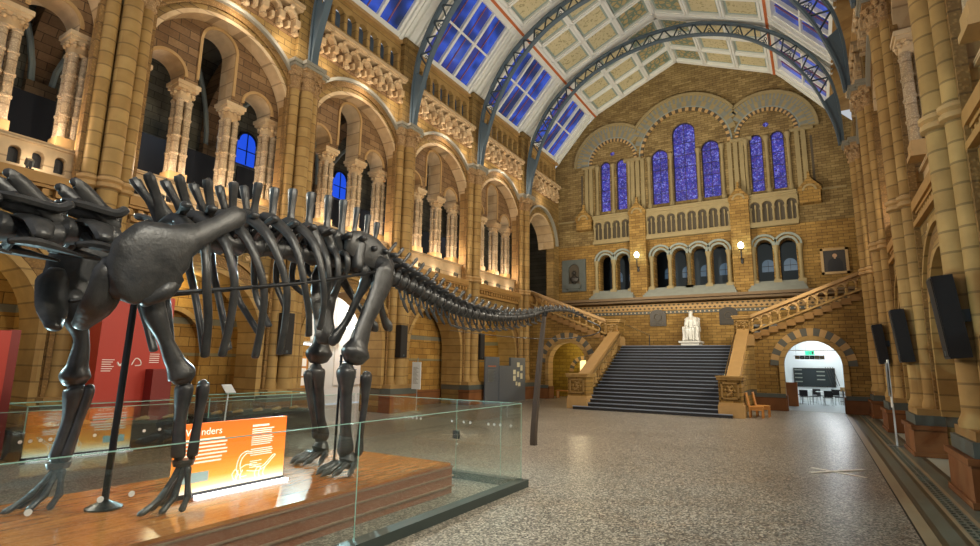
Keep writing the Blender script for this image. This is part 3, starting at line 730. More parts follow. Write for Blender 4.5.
def newel(x0, x1, y0, y1, z0, z1, lab):
    t = thing('newel_post', lab, 'newel post', ((x0 + x1) / 2, (y0 + y1) / 2, z0)); h = z1 - z0
    MB().box(x0 - .05, x1 + .05, y0 - .05, y1 + .05, z0, z0 + .3 * h).box(x0 - .02, x1 + .02, y0 - .02, y1 + .02, z0 + .3 * h, z0 + .36 * h).build('plinth', M['plain'], t)
    MB().box(x0, x1, y0, y1, z0 + .36 * h, z1 - .16).build('shaft', M['brickY'], t)
    p = MB(); xm = (x0 + x1) / 2; zl, zh = z0 + .44 * h, z1 - .26
    for a, b, c, d in ((x0 + .1, x1 - .1, zl, zl + .06), (x0 + .1, x1 - .1, zh - .06, zh), (x0 + .1, x0 + .16, zl, zh), (x1 - .16, x1 - .1, zl, zh)): p.box(a, b, y0 - .05, y0, c, d)
    zc = (zl + zh) / 2; r = min(.2, (zh - zl) / 2 - .08)
    p.tube([(xm - r * .5, y0 - .02, zc - r), (xm + r * .4, y0 - .03, zc - r * .3), (xm - r * .2, y0 - .03, zc + r * .3), (xm + r * .5, y0 - .02, zc + r)], [.05, .07, .06, .03], 8, sub=4)
    for k in range(6): p.ball((xm + r * .9 * cos(k), y0 - .01, zc + r * .9 * sin(k)), (.05, .03, .05), u=6, w=5)
    p.build('carved_panel', M['carvedd'], t)
    MB().box(x0 - .06, x1 + .06, y0 - .06, y1 + .06, z1 - .16, z1 - .06).box(x0 - .1, x1 + .1, y0 - .1, y1 + .1, z1 - .06, z1).build('cap', M['stone2'], t)
M['carvedd'] = flat_mat('carved_panel_stone', '#8f6f3c', .65, var=.25)
newel(-10.2, -9.28, 23.9, 24.8, 0, 1.62, 'carved square newel post at the foot of the stairs beside the left arch')
newel(-3.55, -2.68, 23.9, 24.8, 0, 1.66, 'carved square newel post at the foot of the stairs beside the wooden chairs')
newel(-10.35, -9.45, 29.6, 30.4, 3.1, 4.62, 'square stone post at the top of the stairs where the left flight begins')
newel(-3.5, -2.65, 29.6, 30.4, 3.1, 4.62, 'square stone post at the top of the stairs where the right flight begins')
def slope_bal(x0, x1, xi, lab):                 # sloping balustrade of the main flight, xi is the stair side
    t = thing('stair_balustrade', lab, 'balustrade', ((x0 + x1) / 2, 27, 1.5))
    ya, yb = 24.75, 29.65; za, zb = 1.5, 3.86; sl = (zb - za) / (yb - ya)
    fr = lambda u, d, z: (d, u, z)
    def band(p, a, b, xa, xb):
        p.prism([(ya, za + a), (yb, zb + a), (yb, zb + b), (ya, za + b)], xa, xb, fr)
    p = MB(); band(p, -.12, .1, x0, x1); p.build('coping', M['coping'], t)
    p = MB(); p.prism([(ya, 0), (yb, 0), (yb, zb - 1.0), (ya, za - 1.0)], x0 + .08, x1 - .08, fr); xa, xb = ((-10.35, -9.45) if xi > 0 else (-3.5, -2.65)); p.box(xa, xb, 29.6, 30.4, 0, 3.08); p.build('string_wall', M['brickX'], t)
    p = MB()
    band(p, -.32, -.12, x0 + .1, x1 - .1); p.build('arch_rail', M['plain'], t)
    m = 13
    for i in range(m):
        y = ya + (i + .5) * (yb - ya) / m; z = za + (y - ya) * sl
        MB().lathe([(.1, -1.0), (.1, -.9), (.06, -.84), (.08, -.65), (.055, -.45), (.1, -.32), (.1, -.25)], (x0 + x1) / 2 + (.12 if xi > 0 else -.12), y, z, 8).build('baluster', M['stone2'], t)
    h = MB(); xr = x1 + .1 if xi > 0 else x0 - .1
    h.tube([(xr, ya, za - .05), (xr, yb, zb - .05)], .03, 8)
    for i in range(5):
        y = ya + (i + .3) * (yb - ya) / 5; z = za + (y - ya) * sl; h.tube([(xr, y, z - .05), (xr + (-.14 if xi > 0 else .14), y, z - .1)], .015, 6)
    h.build('handrail', M['brass'], t)
slope_bal(-10.02, -9.46, 1, 'sloping stone balustrade with brass handrail on the left side of the main stairs')
slope_bal(-3.36, -2.82, -1, 'sloping stone balustrade with brass handrail on the right side of the main stairs')
# side flights on their arched walls
def side(s, lab):
    fl = lambda u, d, z: (-6.45 + s * (u), YA + d, z)            # u measured outward from the hall axis
    # arched wall
    w = MB(); zt = lambda u: max(3.62 + .40 * (u - 3.75), 3.2)
    ac = 6.25
    w.wall(3.7, 8.72, 0, zt, 0, .6, [(ac - 1.32, ac + 1.32, 0, 2.14)], fl)
    o = struct(w.build('wall_stair_' + ('left' if s < 0 else 'right'), M['brickY']))
    MB().ring(ac, 2.14, 1.42, 1.78, -.04, .05, fl, 0, pi, 19, mfn=lambda i: i % 2).build('voussoir_arch', [M['slatedk2'], M['plain']], o)
    a = MB().ring(ac, 2.14, 1.2, 1.41, -.06, .58, fl, seg=24)
    for q in (-1, 1): a.box(ac + q * 1.305 - .105, ac + q * 1.305 + .105, -.06, .58, .72, 2.14, fr=fl)
    a.build('arch_moulding', M['stone2'], o)
    a = MB()
    for u0, u1 in ((3.75, ac - 1.2), (ac + 1.2, 8.7)): a.box(u0, u1, -.22, .0, 0, .62, fr=fl)
    for q in (-1, 1): a.box(ac + q * 1.3 - .16, ac + q * 1.3 + .16, -.1, .6, 0, .72, fr=fl)
    a.build('wall_dado', M['dado'], o)
    a = MB()
    for u0, u1 in ((3.75, ac - 1.2), (ac + 1.2, 8.7)): a.box(u0, u1, -.18, .0, .62, .8, fr=fl)
    a.build('slate_course', M['slate'], o)
    # stepped flight
    t = thing('stair_flight', f'{lab} stair flight climbing from the landing over a striped arch', 'stairs', fl(6.2, 1, 3.1))
    a = MB(); N = 13
    for i in range(N): a.box(3.75 + i * .385, 8.75 if i > 2 else 4.95, .62, 4.4, 3.12 + i * .155, 3.12 + (i + 1) * .155, fr=fl)
    for i in range(N): a.box(3.75 + i * .385, min(8.7, 3.75 + (i + 1) * .385 + .02), -.1, .05, 3.44 + i * .154, 3.74 + i * .154, fr=fl)
    a.build('steps', M['stepst'], t)
    # balustrade
    t = thing('flight_balustrade', f'sloping pierced stone balustrade of the {lab} stair flight', 'balustrade', fl(6.2, -.1, 4.4))
    sl = .40
    def band(p, a, b, d0, d1): p.prism([(3.75, 3.75 + a), (8.7, 3.75 + 4.95 * sl + a), (8.7, 3.75 + 4.95 * sl + b), (3.75, 3.75 + b)], d0, d1, fl)
    p = MB(); band(p, .72, .88, -.26, .22); p.build('coping', M['coping'], t)
    p = MB(); band(p, 0, .1, -.18, .14); p.build('base_rail', M['stone2'], t)
    m = 12; stp = 4.9 / m; p = MB()
    for i in range(m):
        u = 3.78 + (i + .5) * stp; z = 3.75 + (u - 3.75) * sl
        p.ring(u, z + .48, stp / 2 - .07, stp / 2 + .01, -.12, .08, fl, seg=12)
        r = stp / 2
        p.prism([(u - r, z + .48 - r * sl)] + [(u + (r - .06) * cos(pi - pi * k / 10), z + .48 + (r - .06) * sin(pi * k / 10)) for k in range(11)] + [(u + r, z + .48 + r * sl), (u + r, z + .74 + r * sl), (u - r, z + .74 - r * sl)], -.09, .05, fl)
    p.build('arch_screen', M['plain'], t)
    for i in range(m + 1):
        u = 3.78 + i * stp; z = 3.75 + (u - 3.75) * sl
        MB().lathe([(.085, .08), (.085, .14), (.055, .18), (.07, .28), (.055, .4), (.09, .46), (.09, .5)], u, -.02, z, 8, fr=fl).build('baluster', M['stone2'], t)
M['slatedk2'] = flat_mat('slate_voussoir', '#57554c', .65, var=.15); M['stepst'] = flat_mat('flight_stone', '#8a6532', .6, var=.2)
side(-1, 'left'); side(1, 'right')
t = thing('stair_handrail', 'short brass handrail standing on the landing beside the top left newel', 'handrail', (-9.2, 30.6, 3.12))
MB().tube([(-9.35, 30.6, 4.35), (-8.6, 30.6, 4.0), (-8.05, 30.6, 3.75)], .03, 8).build('rail', M['brass'], t)
MB().tube([(-8.05, 30.6, 3.12), (-8.05, 30.6, 3.76)], .025, 8).build('post', M['black'], t)
# ================================================================== ROOF
RX = -6.6
def slope(s, lower):
    if lower: A, B = V((RX + s * (8.65 if s < 0 else 8.36), 0, 16.45)), V((RX + s * 5.8, 0, 19.62))
    else: A, B = V((RX + s * 5.8, 0, 19.62)), V((RX, 0, 22.14))
    d = (B - A); L = d.length; d.normalize(); nrm = V((-d.z * s, 0, d.x * s))
    if nrm.z > 0: nrm = -nrm
    return (lambda u, n, y: tuple(A + d * u + nrm * n + V((0, y, 0)))), L
def botanical():
    t = NT('botanical_panel'); w = t.pos(); v = t.n('ShaderNodeTexVoronoi'); t.l(w, v.inputs['Vector']); v.inputs['Scale'].default_value = 5
    f = t.math('MULTIPLY', t.math('GREATER_THAN', t.noise(w, 7, 2, .6), .56), t.math('LESS_THAN', v.outputs['Distance'], .55))
    c = t.mix(f, hexc('#cdbf94'), hexc('#7d7448')); t.bsdf(t.mix(t.noise(w, .8), c, hexc('#b8aa80')), .6); return t.mat
M['botan'] = botanical()
def gilded():
    t = NT('gilded_panel'); w = t.pos(); v = t.n('ShaderNodeTexVoronoi', feature='DISTANCE_TO_EDGE'); t.l(w, v.inputs['Vector']); v.inputs['Scale'].default_value = 3
    t.bsdf(t.mix(t.math('GREATER_THAN', v.outputs['Distance'], .12), hexc('#6f7e6a'), hexc('#b09a6a')), .5); return t.mat
M['gild'] = gilded()
def sky_pane():
    t = NT('skylight_pane'); w = t.pos(); n_ = t.noise(w, .55, 2)
    c = t.ramp(n_, [(.34, hexc('#141f44')), (.47, hexc('#1d3688')), (.56, hexc('#3458d0')), (.66, hexc('#2b3690')), (.78, hexc('#3a3560'))]); t.bsdf((.02, .03, .06, 1), .15, emit=c, estr=.75); return t.mat
M['pane'] = sky_pane(); M['bar'] = flat_mat('glazing_bar', '#8a5560', .5)
ceil = None; wn = 30
YR = PY + [YB]
for s in (-1, 1):
    for k in range(len(YR) - 1):
        y0, y1 = YR[k], YR[k + 1]
        fr, L = slope(s, False)
        m = MB(); m.box(-.05, L, -.3, -.12, y0, y1, fr=fr); ob = m.build('ceiling' if ceil is None else 'ceiling_slope', M['white'], ceil) if ceil is None else m.build('ceiling_slope', M['white'], ceil)
        if ceil is None: ceil = struct(ob)
        pan = MB(); brd = MB(); frm = MB(); rows = 3; ry = (y1 - y0 - .5) / rows; ru = (L - .35) / 3
        for i in range(3):
            for j in range(rows):
                u0, v0 = .3 + i * ru, y0 + .25 + j * ry; u1, v1 = u0 + ru, v0 + ry
                pan.box(u0 + .32, u1 - .24, -.1, -.09, v0 + .26, v1 - .26, fr=fr, m=1 if i == 2 else 0)
                brd.box(u0 + .2, u1 - .12, -.12, -.1, v0 + .14, v1 - .14, fr=fr)
                for a, b, c, d in ((u0, u0 + .2, v0, v1), (u1 - .12, u1, v0, v1), (u0, u1, v0, v0 + .13), (u0, u1, v1 - .13, v1)): frm.box(a, b, -.12, .03, c, d, fr=fr)
                for a, b, c, d in ((u0 + .05, u0 + .17, v0, v1), (u1 - .1, u1, v0, v1), (u0, u1, v0, v0 + .07), (u0, u1, v1 - .07, v1)): frm.box(a, b, .03, .09, c, d, fr=fr)
        frm.box(0, .3, -.12, .1, y0, y1, fr=fr); frm.box(L - .12, L + .02, -.12, .06, y0, y1, fr=fr)
        frm.box(0, L, -.12, .06, y0, y0 + .25, fr=fr); frm.box(0, L, -.12, .06, y1 - .25, y1, fr=fr)
        brd.build('coffer_border', M['greengrey'], ceil); pan.build('coffer_panel', [M['botan'], M['gild']], ceil); frm.build('coffer_frame', M['white'], ceil)
        MB().box(.02, .16, .1, .13, y0, y1, fr=fr).build('orange_band', M['orange'], ceil)
        # sloping skylight
        fr, L = slope(s, True)
        g = MB(); g.box(.35, L - .3, -.2, -.18, y0 + .95, y1 - .95, fr=fr)
        o = struct(g.build(f'window_{wn}', M['pane'])); wn += 1
        f = MB()
        for q in (0, 1):
            a, b = (y0, y0 + .95) if q == 0 else (y1 - .95, y1)
            f.box(0, L, -.22, -.02, a, b, fr=fr)
            for e in (.2, .45, .7): c = a + e if q else b - e; f.box(0, L, -.02, .12 if e != .45 else .05, c - .07, c + .07, fr=fr)
        f.box(0, .35, -.22, .05, y0, y1, fr=fr); f.box(L - .3, L, -.22, .08, y0, y1, fr=fr)
        sp = (y1 - y0 - 1.9) / 3
        for j in (1, 2): f.box(.3, L - .2, -.2, -.02, y0 + .95 + j * sp - .07, y0 + .95 + j * sp + .07, fr=fr)
        f.box(L * .52 - .05, L * .52 + .05, -.2, -.05, y0 + .95, y1 - .95, fr=fr)
        f.build('window_frame', M['white'], o)
        bb = MB()
        for j in range(3): bb.box(.35, L - .3, -.18, -.13, y0 + .95 + (j + .5) * sp - .025, y0 + .95 + (j + .5) * sp + .025, fr=fr)
        bb.build('glazing_bar', M['bar'], o)
MB().box(1.62, 2.9, -5, YB, 16.42, 16.6).build('eave_board', M['stone'], ceil)
# iron arches
OUT = [(0, 21.0), (2, 20.82), (4.48, 19.87), (6.56, 18.3), (7.84, 16.3), (8.22, 14.77), (8.3, 13.4), (8.3, 12.42)]
INN = [(0, 20.38), (2.1, 20.12), (4.3, 19.28), (6.1, 17.69), (7.2, 15.92), (7.76, 14.4), (8.06, 13.3), (8.16, 12.42)]
def half(pts):
    P, _ = smooth([V((a, 0, z)) for a, z in pts], [(0, 0)] * len(pts), 5); return P
ho, hi_ = half(OUT), half(INN)
full = lambda h: [V((-p.x, 0, p.z)) for p in reversed(h[1:])] + list(h)
O, I = full(ho), full(hi_)
def sweep(mb, pts, w, h):
    for a, b in zip(pts, pts[1:]):
        t = (b - a).normalized(); nn = V((-t.z, 0, t.x)) * h
        vs = [tuple(p + o + V((0, y, 0))) for p in (a - t * .01, b + t * .01) for o, y in ((-nn, -w), (nn, -w), (nn, w), (-nn, w))]
        mb.add(vs, [(0, 1, 2, 3), (7, 6, 5, 4), (0, 4, 5, 1), (1, 5, 6, 2), (2, 6, 7, 3), (3, 7, 4, 0)])
def make_arch():
    t = thing('iron_roof_arch', '', 'roof arch')
    m = MB(); sweep(m, O, .13, .05); m.build('outer_chord', M['iron'], t)
    m = MB(); sweep(m, I, .13, .045); m.build('inner_chord', M['iron'], t)
    m = MB(); N = len(O)
    # solid gusset at the feet
    for s in (-1, 1):
        d = MB(); foot = [i for i in range(N) if O[i].x * s > 0 and O[i].z < 15.3]
        for i, j in zip(foot, foot[1:]):
            d.add([tuple(p + V((0, y, 0))) for y in (-.06, .06) for p in (O[i], O[j], I[j], I[i])], [(0, 1, 2, 3), (4, 5, 6, 7)])
            d.add([tuple(p + V((0, y, 0))) for y in (-.12, .12) for p in (I[i], I[j], I[j] * .97 + O[j] * .03, I[i] * .97 + O[i] * .03)], [(0, 1, 2, 3), (4, 5, 6, 7)])
        d.build('foot_plate', M['iron'], t)
    # zigzag bracing with scroll ornaments, equally spaced along the arch
    def at(P, q):
        k = q * (len(P) - 1); i = min(int(k), len(P) - 2); return P[i].lerp(P[i + 1], k - i)
    ln = [0]
    for a, b in zip(O, O[1:]): ln.append(ln[-1] + (b - a).length)
    def par(sv):
        for i in range(len(ln) - 1):
            if ln[i + 1] >= sv: return (i + (sv - ln[i]) / (ln[i + 1] - ln[i])) / (len(O) - 1)
        return 1.
    n_ = 26; s0, s1 = 3.1, ln[-1] - 3.1; orn = MB()
    for i in range(n_):
        qa, qm, qb = (par(s0 + (s1 - s0) * (i + e) / n_) for e in (0, .5, 1))
        A, Bm, Cc = at(I, qa), at(O, qm), at(I, qb)
        for a, b in ((A, Bm), (Bm, Cc)): m.tube([a, b], .04, 6, up=(0, 1, 0))
        if i % 2 == 0:
            cc = (A + Bm + Cc) / 3
            for w in ((0, 0), (.09, -.07), (-.09, -.07), (0, .12)):
                nn = (Bm - (A + Cc) / 2).normalized(); tt = (Cc - A).normalized(); p = cc + tt * w[0] + nn * (w[1] - .05)
                orn.tube([p + (tt * cos(a) + nn * sin(a)) * .07 for a in [2 * pi * k / 8 for k in range(9)]], .018, 5, up=(0, 1, 0), cap=False)
    m.build('bracing', M['irondk'], t); tag(orn.build('scroll_ornament', M['irondk'], t), kind='stuff')
    return t
arch = make_arch()
for i, (y, w) in enumerate(((28.6, 'closest to the end wall'), (22.9, 'second from the end wall'), (17.25, 'third from the end wall'), (11.6, 'fourth from the end wall, high above the dinosaur'))):
    o = arch if i == 0 else copy_tree(arch); o.location = (-6.5, y, 0)
    tag(o, f'blue-grey lattice iron arch carrying the roof, {w}', 'roof arch', 'iron roof arches')

# ================================================================== FLOOR
def terrazzo():
    t = NT('speckled_mosaic'); w = t.pos()
    v = t.n('ShaderNodeTexVoronoi'); t.l(w, v.inputs['Vector']); v.inputs['Scale'].default_value = 48
    c = t.ramp(t.math('MULTIPLY', v.outputs['Color'], 1.), [(.2, hexc('#3a3835')), (.42, hexc('#746e64')), (.6, hexc('#908578')), (.8, hexc('#c8bfb0'))])
    c = t.mix(.75, c, t.ramp(t.noise(w, .5, 3), [(.3, (.72, .70, .68, 1)), (.7, (1, 1, 1, 1))]), 'MULTIPLY')
    t.bsdf(c, t.math('ADD', .26, t.math('MULTIPLY', t.noise(w, 5, 3), .16)), bump=t.noise(w, 30, 2), bstr=.035, bdist=.01, spec=.55); return t.mat
M['floor'] = terrazzo()
M['fstone'] = flat_mat('floor_tan_stone', '#a39275', .35, var=.12); M['fdark'] = flat_mat('floor_dark_strip', '#4e4738', .35, var=.15); M['fgrey'] = flat_mat('floor_grey_green', '#6b7064', .35, var=.15); M['fmarble'] = flat_mat('floor_pale_marble', '#b9bfb2', .3, var=.08)
struct(MB().box(-19.5, .9, -7, 38, -.1, 0).build('floor', M['floor']))
struct(MB().box(2.0, 6.5, -7, 29.6, -.1, 0).build('floor_aisle', M['fmarble']))
i = 1
for x0, x1, mt in ((.9, .925, 'black'), (.925, 1.08, 'fstone'), (1.08, 1.155, 'fdark'), (1.155, 1.335, 'fgrey'), (1.335, 1.40, 'fdark'), (1.40, 1.45, 'fstone'), (1.63, 1.685, 'fstone'), (1.685, 1.9, 'fgrey'), (1.9, 2.0, 'fdark')):
    struct(MB().box(x0, x1, -7, 29.6, -.1, 0).build(f'trim_{i}', M[mt])); i += 1
struct(MB().box(.9, 2.2, 29.6, 38, -.1, 0).build('floor_arch', M['floor']))
gr = thing('floor_grating', 'long slotted iron grating set into the floor border on the right', 'grating', (1.54, 12, 0))
MB().box(1.45, 1.63, -7, 29.6, -.1, -.02).build('duct', M['black'], gr)
g = MB()
for x0, x1 in ((1.45, 1.468), (1.528, 1.552), (1.612, 1.63)): g.box(x0, x1, -7, 29.6, -.03, .0)
y = -1.
while y < 29.5: g.box(1.46, 1.62, y, y + .07, -.03, -.002); y += .16
g.build('grille', M['fgrey'], gr)
M['tape'] = flat_mat('pale_tape', '#f6f0e6', .8)
tp = MB().rbox((.18, 12.9, .005), (1.05, .1, .008), Matrix.Rotation(-.57, 3, 'Z')); tp.rbox((.18, 13.05, .008), (1.38, .1, .008), Matrix.Rotation(.84, 3, 'Z'))
tag(tp.build('floor_tape', M['tape']), 'pale tape cross stuck on the speckled floor near the grating', 'tape')
# ================================================================== THE DINOSAUR
def bone_mat():
    t = NT('black_resin_bone'); w = t.pos(); n_ = t.noise(w, 6, 4)
    c = t.ramp(n_, [(.3, hexc('#1d1f21')), (.7, hexc('#3a3938'))])
    t.bsdf(c, t.math('ADD', .3, t.math('MULTIPLY', t.noise(w, 9, 2), .2)), bump=t.math('ADD', t.math('MULTIPLY', t.noise(w, 28, 3), .4), n_), bstr=.35, bdist=.02, spec=.6); return t.mat
M['bone'] = bone_mat()
DX, DZ = -6.28, .45
dino = thing('dinosaur_skeleton', 'huge black sauropod skeleton cast with a long tail, standing on the wooden plinth inside glass', 'skeleton', (DX, 5, DZ))
B = M['bone']
def path(pts):            # smooth (y,z) lookup
    P, _ = smooth([V((0, y, z)) for y, z in pts], [(0, 0)] * len(pts), 8); return [(p.y, p.z) for p in P]
def vert(y, z, L, r, sp, lean, tw=.1, proc=.25, dirv=(0, 1, 0), x=DX, bif=False, spw=.06, name='vertebra', up=0.0):
    """one vertebra: waisted body, arch, neural spine of height sp leaning back, side processes"""
    d = V(dirv).normalized(); c = V((x, y, z)); m = MB(); side = d.cross(V((0, 0, 1))).normalized(); h = d * (L * .5)
    m.tube([c - h, c - h * .8, c, c + h * .8, c + h], [r * .92, r, r * .72, r, r * .9], 10, up=(0, 0, 1))
    top = c + V((0, 0, r * .7))
    m.tube([top, top + V((0, 0, r * .9))], [(L * .3, r * .6), (L * .22, r * .4)], 8, up=tuple(d))
    s0 = top + V((0, 0, r * .5)); s1 = s0 + V((0, 0, sp)) + d * lean
    for q in ((-1, 1) if bif else (0,)):
        o = side * (q * tw); mid = s0.lerp(s1, .55) + o * .6
        m.tube([s0 + o * .2, mid, s1 + o, s1 + o + V((0, 0, .02))], [(L * .36, spw * .6), (L * .17, spw * .4), (L * .2, spw * .75), (L * .1, spw * .45)], 8, up=tuple(d), sub=3)
    for q in (-1, 1):
        if proc > .03:
            a = c + side * (q * r * .6) + V((0, 0, r * .7)); m.tube([a, a + side * (q * proc * .6) + V((0, 0, .05 + up)), a + side * (q * proc) + V((0, 0, .04 + up * 1.5)) + d * lean * .2], [(r * .5, L * .2), (r * .25, L * .16), (r * .3, L * .2)], 8, up=(0, 0, 1), sub=2)
        z_ = s0 + side * (q * r * .4); m.tube([z_ - d * L * .2, z_ + d * L * .62 + V((0, 0, .02))], [(r * .3, r * .22), (r * .16, r * .14)], 6)
    return m.build(name, B, dino)
# neck: long winged vertebrae
for i, (y, z) in enumerate(((.1, 2.97), (.72, 3.04), (1.32, 3.1), (1.87, 3.17), (2.36, 3.24))):
    L = .6 - i * .02; r = .15; c = V((DX, y, z)); m = MB()
    m.tube([c + V((0, -L * .55, .0)), c + V((0, -L * .4, 0)), c, c + V((0, L * .4, 0)), c + V((0, L * .5, 0))], [r * .6, r, r * .7, r * 1.05, r * .9], 12)
    for s in (-1, 1):
        # neural arch blades running to twin spine tips, side wings, hanging neck rib
        m.tube([c + V((s * .05, L * .45, .12)), c + V((s * .1, L * .15, .24)), c + V((s * .15, -L * .2, .38)), c + V((s * .17, -L * .42, .45)), c + V((s * .17, -L * .48, .44))], [(.04, .06), (.035, .075), (.03, .075), (.035, .06), (.02, .03)], 8, up=(1, 0, 0), sub=4)
        m.tube([c + V((s * .06, -L * .5, .28)), c + V((s * .12, -L * .2, .26)), c + V((s * .14, L * .3, .24)), c + V((s * .15, L * .48, .3))], [(.03, .05), (.05, .07), (.05, .06), (.05, .05)], 8, sub=3)
        m.tube([c + V((s * .08, 0, .1)), c + V((s * .26, L * .02, .05)), c + V((s * .34, L * .05, -.08))], [(.16, .05), (.12, .04), (.08, .05)], 8, up=(0, 1, 0), sub=3)
        m.tube([c + V((s * .3, -L * .35, -.17)), c + V((s * .32, 0, -.15)), c + V((s * .26, L * .7, -.2))], [(.03, .04), (.05, .07), (.015, .02)], 8, sub=3)
        m.tube([c + V((s * .1, -L * .1, -.05)), c + V((s * .3, -L * .1, -.16))], [(.06, .05), (.04, .04)], 8)
    m.tube([c + V((0, L * .46, .2)), c + V((0, 0, .25)), c + V((0, -L * .38, .24))], [(.1, .07), (.14, .06), (.08, .05)], 8, sub=3)
    m.build('neck_vertebra', B, dino)
# back
dc = path([(2.8, 3.33), (3.58, 3.43), (4.26, 3.5), (4.95, 3.53), (5.5, 3.56), (5.95, 3.58)])
dtip = [(2.8, 3.98), (3.12, 4.06), (3.45, 4.12), (3.78, 4.19), (4.12, 4.29), (4.48, 4.35), (4.78, 4.42), (5.1, 4.46), (5.44, 4.51), (5.74, 4.52)]
def zat(p, y):
    for (a, za), (b, zb) in zip(p, p[1:]):
        if a <= y <= b: return za + (zb - za) * (y - a) / max(b - a, 1e-6)
    return p[-1][1] if y > p[-1][0] else p[0][1]
for i, (ty, tz) in enumerate(dtip):
    y = ty + (.3, .27, .2, .12, .05, 0, 0, 0, 0, 0)[i]; z = zat(dc, y); vert(y, z, .32, .15, tz - z - .19, ty - y, tw=.15 if i < 5 else .0, proc=.42, bif=i < 5, spw=.075 if i < 5 else .1, name='back_vertebra', up=.1)
for y, z, tz in ((5.98, 3.6, 4.5), (6.24, 3.6, 4.44), (6.46, 3.58, 4.36)): vert(y, z, .24, .16, tz - z - .22, .06, proc=.4, spw=.08, name='hip_vertebra')
# tail
TP = [(6.6, 3.57), (7.04, 3.47), (7.75, 3.33), (8.38, 3.2), (9.1, 3.1), (9.87, 3.06), (10.8, 3.08), (11.73, 3.17), (12.5, 3.31), (13.2, 3.46), (14.1, 3.57), (14.93, 3.61), (15.8, 3.55), (16.45, 3.42)]
tp = path(TP); dist = [0]
for a, b in zip(tp, tp[1:]): dist.append(dist[-1] + math.hypot(b[0] - a[0], b[1] - a[1]))
def tat(s):
    for i in range(len(tp) - 1):
        if dist[i + 1] >= s:
            t = (s - dist[i]) / (dist[i + 1] - dist[i]); return tp[i][0] + (tp[i + 1][0] - tp[i][0]) * t, tp[i][1] + (tp[i + 1][1] - tp[i][1]) * t
    return tp[-1]
s = .12; k = 0
while s < dist[-1] - .1:
    q = s / dist[-1]; L = .2 + .12 * min(1, q * 2); y, z = tat(s); y2, z2 = tat(s + .05)
    r = .15 * (1 - q) ** 1.15 + .028; sp = .36 * max(0, 1 - q * 1.7) ** 1.1 + .05 * max(0, 1 - q)
    vert(y, z, L * .9, r, sp, .1 + .5 * sp, proc=.26 * max(0, 1 - q * 2.2), dirv=(0, y2 - y, z2 - z), spw=.035, name='tail_vertebra')
    if q < .62 and k > 1:
        cl = .42 * max(.25, 1 - q * 1.5); c = V((DX, y + L * .5, z - r)); m = MB()
        for e in (-1, 1): m.tube([c + V((e * r * .4, 0, .03)), c + V((e * .03, .05, -cl * .45))], [.022, .022], 6)
        m.tube([c + V((0, .04, -cl * .4)), c + V((0, .1, -cl * .7)), c + V((0, .2, -cl))], [(.035, .02), (.04, .02), (.02, .012)], 7, up=(0, 1, 0), sub=3)
        if q > .2: m.tube([c + V((0, -.05, -cl * .85)), c + V((0, .2, -cl)), c + V((0, .3, -cl * .95))], [.015, .028, .012], 6)
        m.build('chevron', B, dino)
    s += L * 1.02; k += 1
wp = [(DX, 16.4, 3.43), (-6.1, 17.0, 3.28), (-6.3, 17.3, 3.08), (-7.0, 17.1, 2.93), (-7.9, 16.2, 2.86), (-8.8, 14.8, 2.9), (-9.6, 13.4, 3.0)]
MB().tube([V(p) for p in wp], [.03, .025, .02, .016, .013, .01, .008], 7, sub=8).build('whip_tail', B, dino)
# ribs
RIB = [((3.07, 3.42), (3.24, 2.79), (3.41, 2.04)), ((3.28, 3.51), (3.56, 2.84), (3.61, 2.05)), ((3.55, 3.6), (3.94, 2.83), (4.03, 2.04)), ((3.85, 3.68), (4.26, 2.87), (4.37, 2.09)), ((4.2, 3.72), (4.54, 2.9), (4.8, 2.34)), ((4.55, 3.74), (4.84, 2.94), (4.97, 2.44)), ((4.85, 3.74), (5.06, 3.11), (5.13, 2.67)), ((5.12, 3.76), (5.28, 3.2), (5.36, 2.95)), ((5.35, 3.76), (5.5, 3.4), (5.55, 3.2))]
for sgn in (1, -1):
    for i, (a, b, c) in enumerate(RIB):
        bw_ = .66 if i < 6 else .5 - .06 * (i - 6)
        dz = 0 if sgn > 0 else .06
        pts = [(DX + sgn * .1, a[0] - .08, a[1] + .02), (DX + sgn * .32, a[0], a[1] + .1), (DX + sgn * (bw_ - .08), a[0] + .14, a[1] - .12), (DX + sgn * (bw_ + .04), (a[0] + b[0]) / 2 + .06, (a[1] + b[1]) / 2 - .02), (DX + sgn * (bw_ + .06), b[0], b[1]), (DX + sgn * (bw_ - .02), (b[0] + c[0]) / 2 + .02, (b[1] + c[1]) / 2), (DX + sgn * (bw_ - .12), c[0], c[1] + dz)]
        w = [(.045, .06), (.05, .09), (.045, .075), (.035, .055), (.032, .05), (.032, .048), (.034, .052)]
        MB().tube([V(p) for p in pts], w, 9, up=(1, 0, 0), sub=5).build('rib', B, dino)
M['rod'] = flat_mat('black_steel_rod', '#1b1d20', .35, .3)
MB().tube([(-5.72, 2.5, 2.6), (-5.55, 3.6, 2.8), (-5.55, 4.6, 3.01), (-5.68, 5.7, 3.3), (-5.9, 6.3, 3.45)], [.022] * 5, 8, sub=4).build('support_rod', M['rod'], dino)
MB().tube([(DX * 2 + 5.72, 2.5, 2.6), (DX * 2 + 5.55, 3.6, 2.8), (DX * 2 + 5.55, 4.6, 3.01), (DX * 2 + 5.68, 5.7, 3.3)], [.022] * 4, 8, sub=4).build('support_rod', M['rod'], dino)
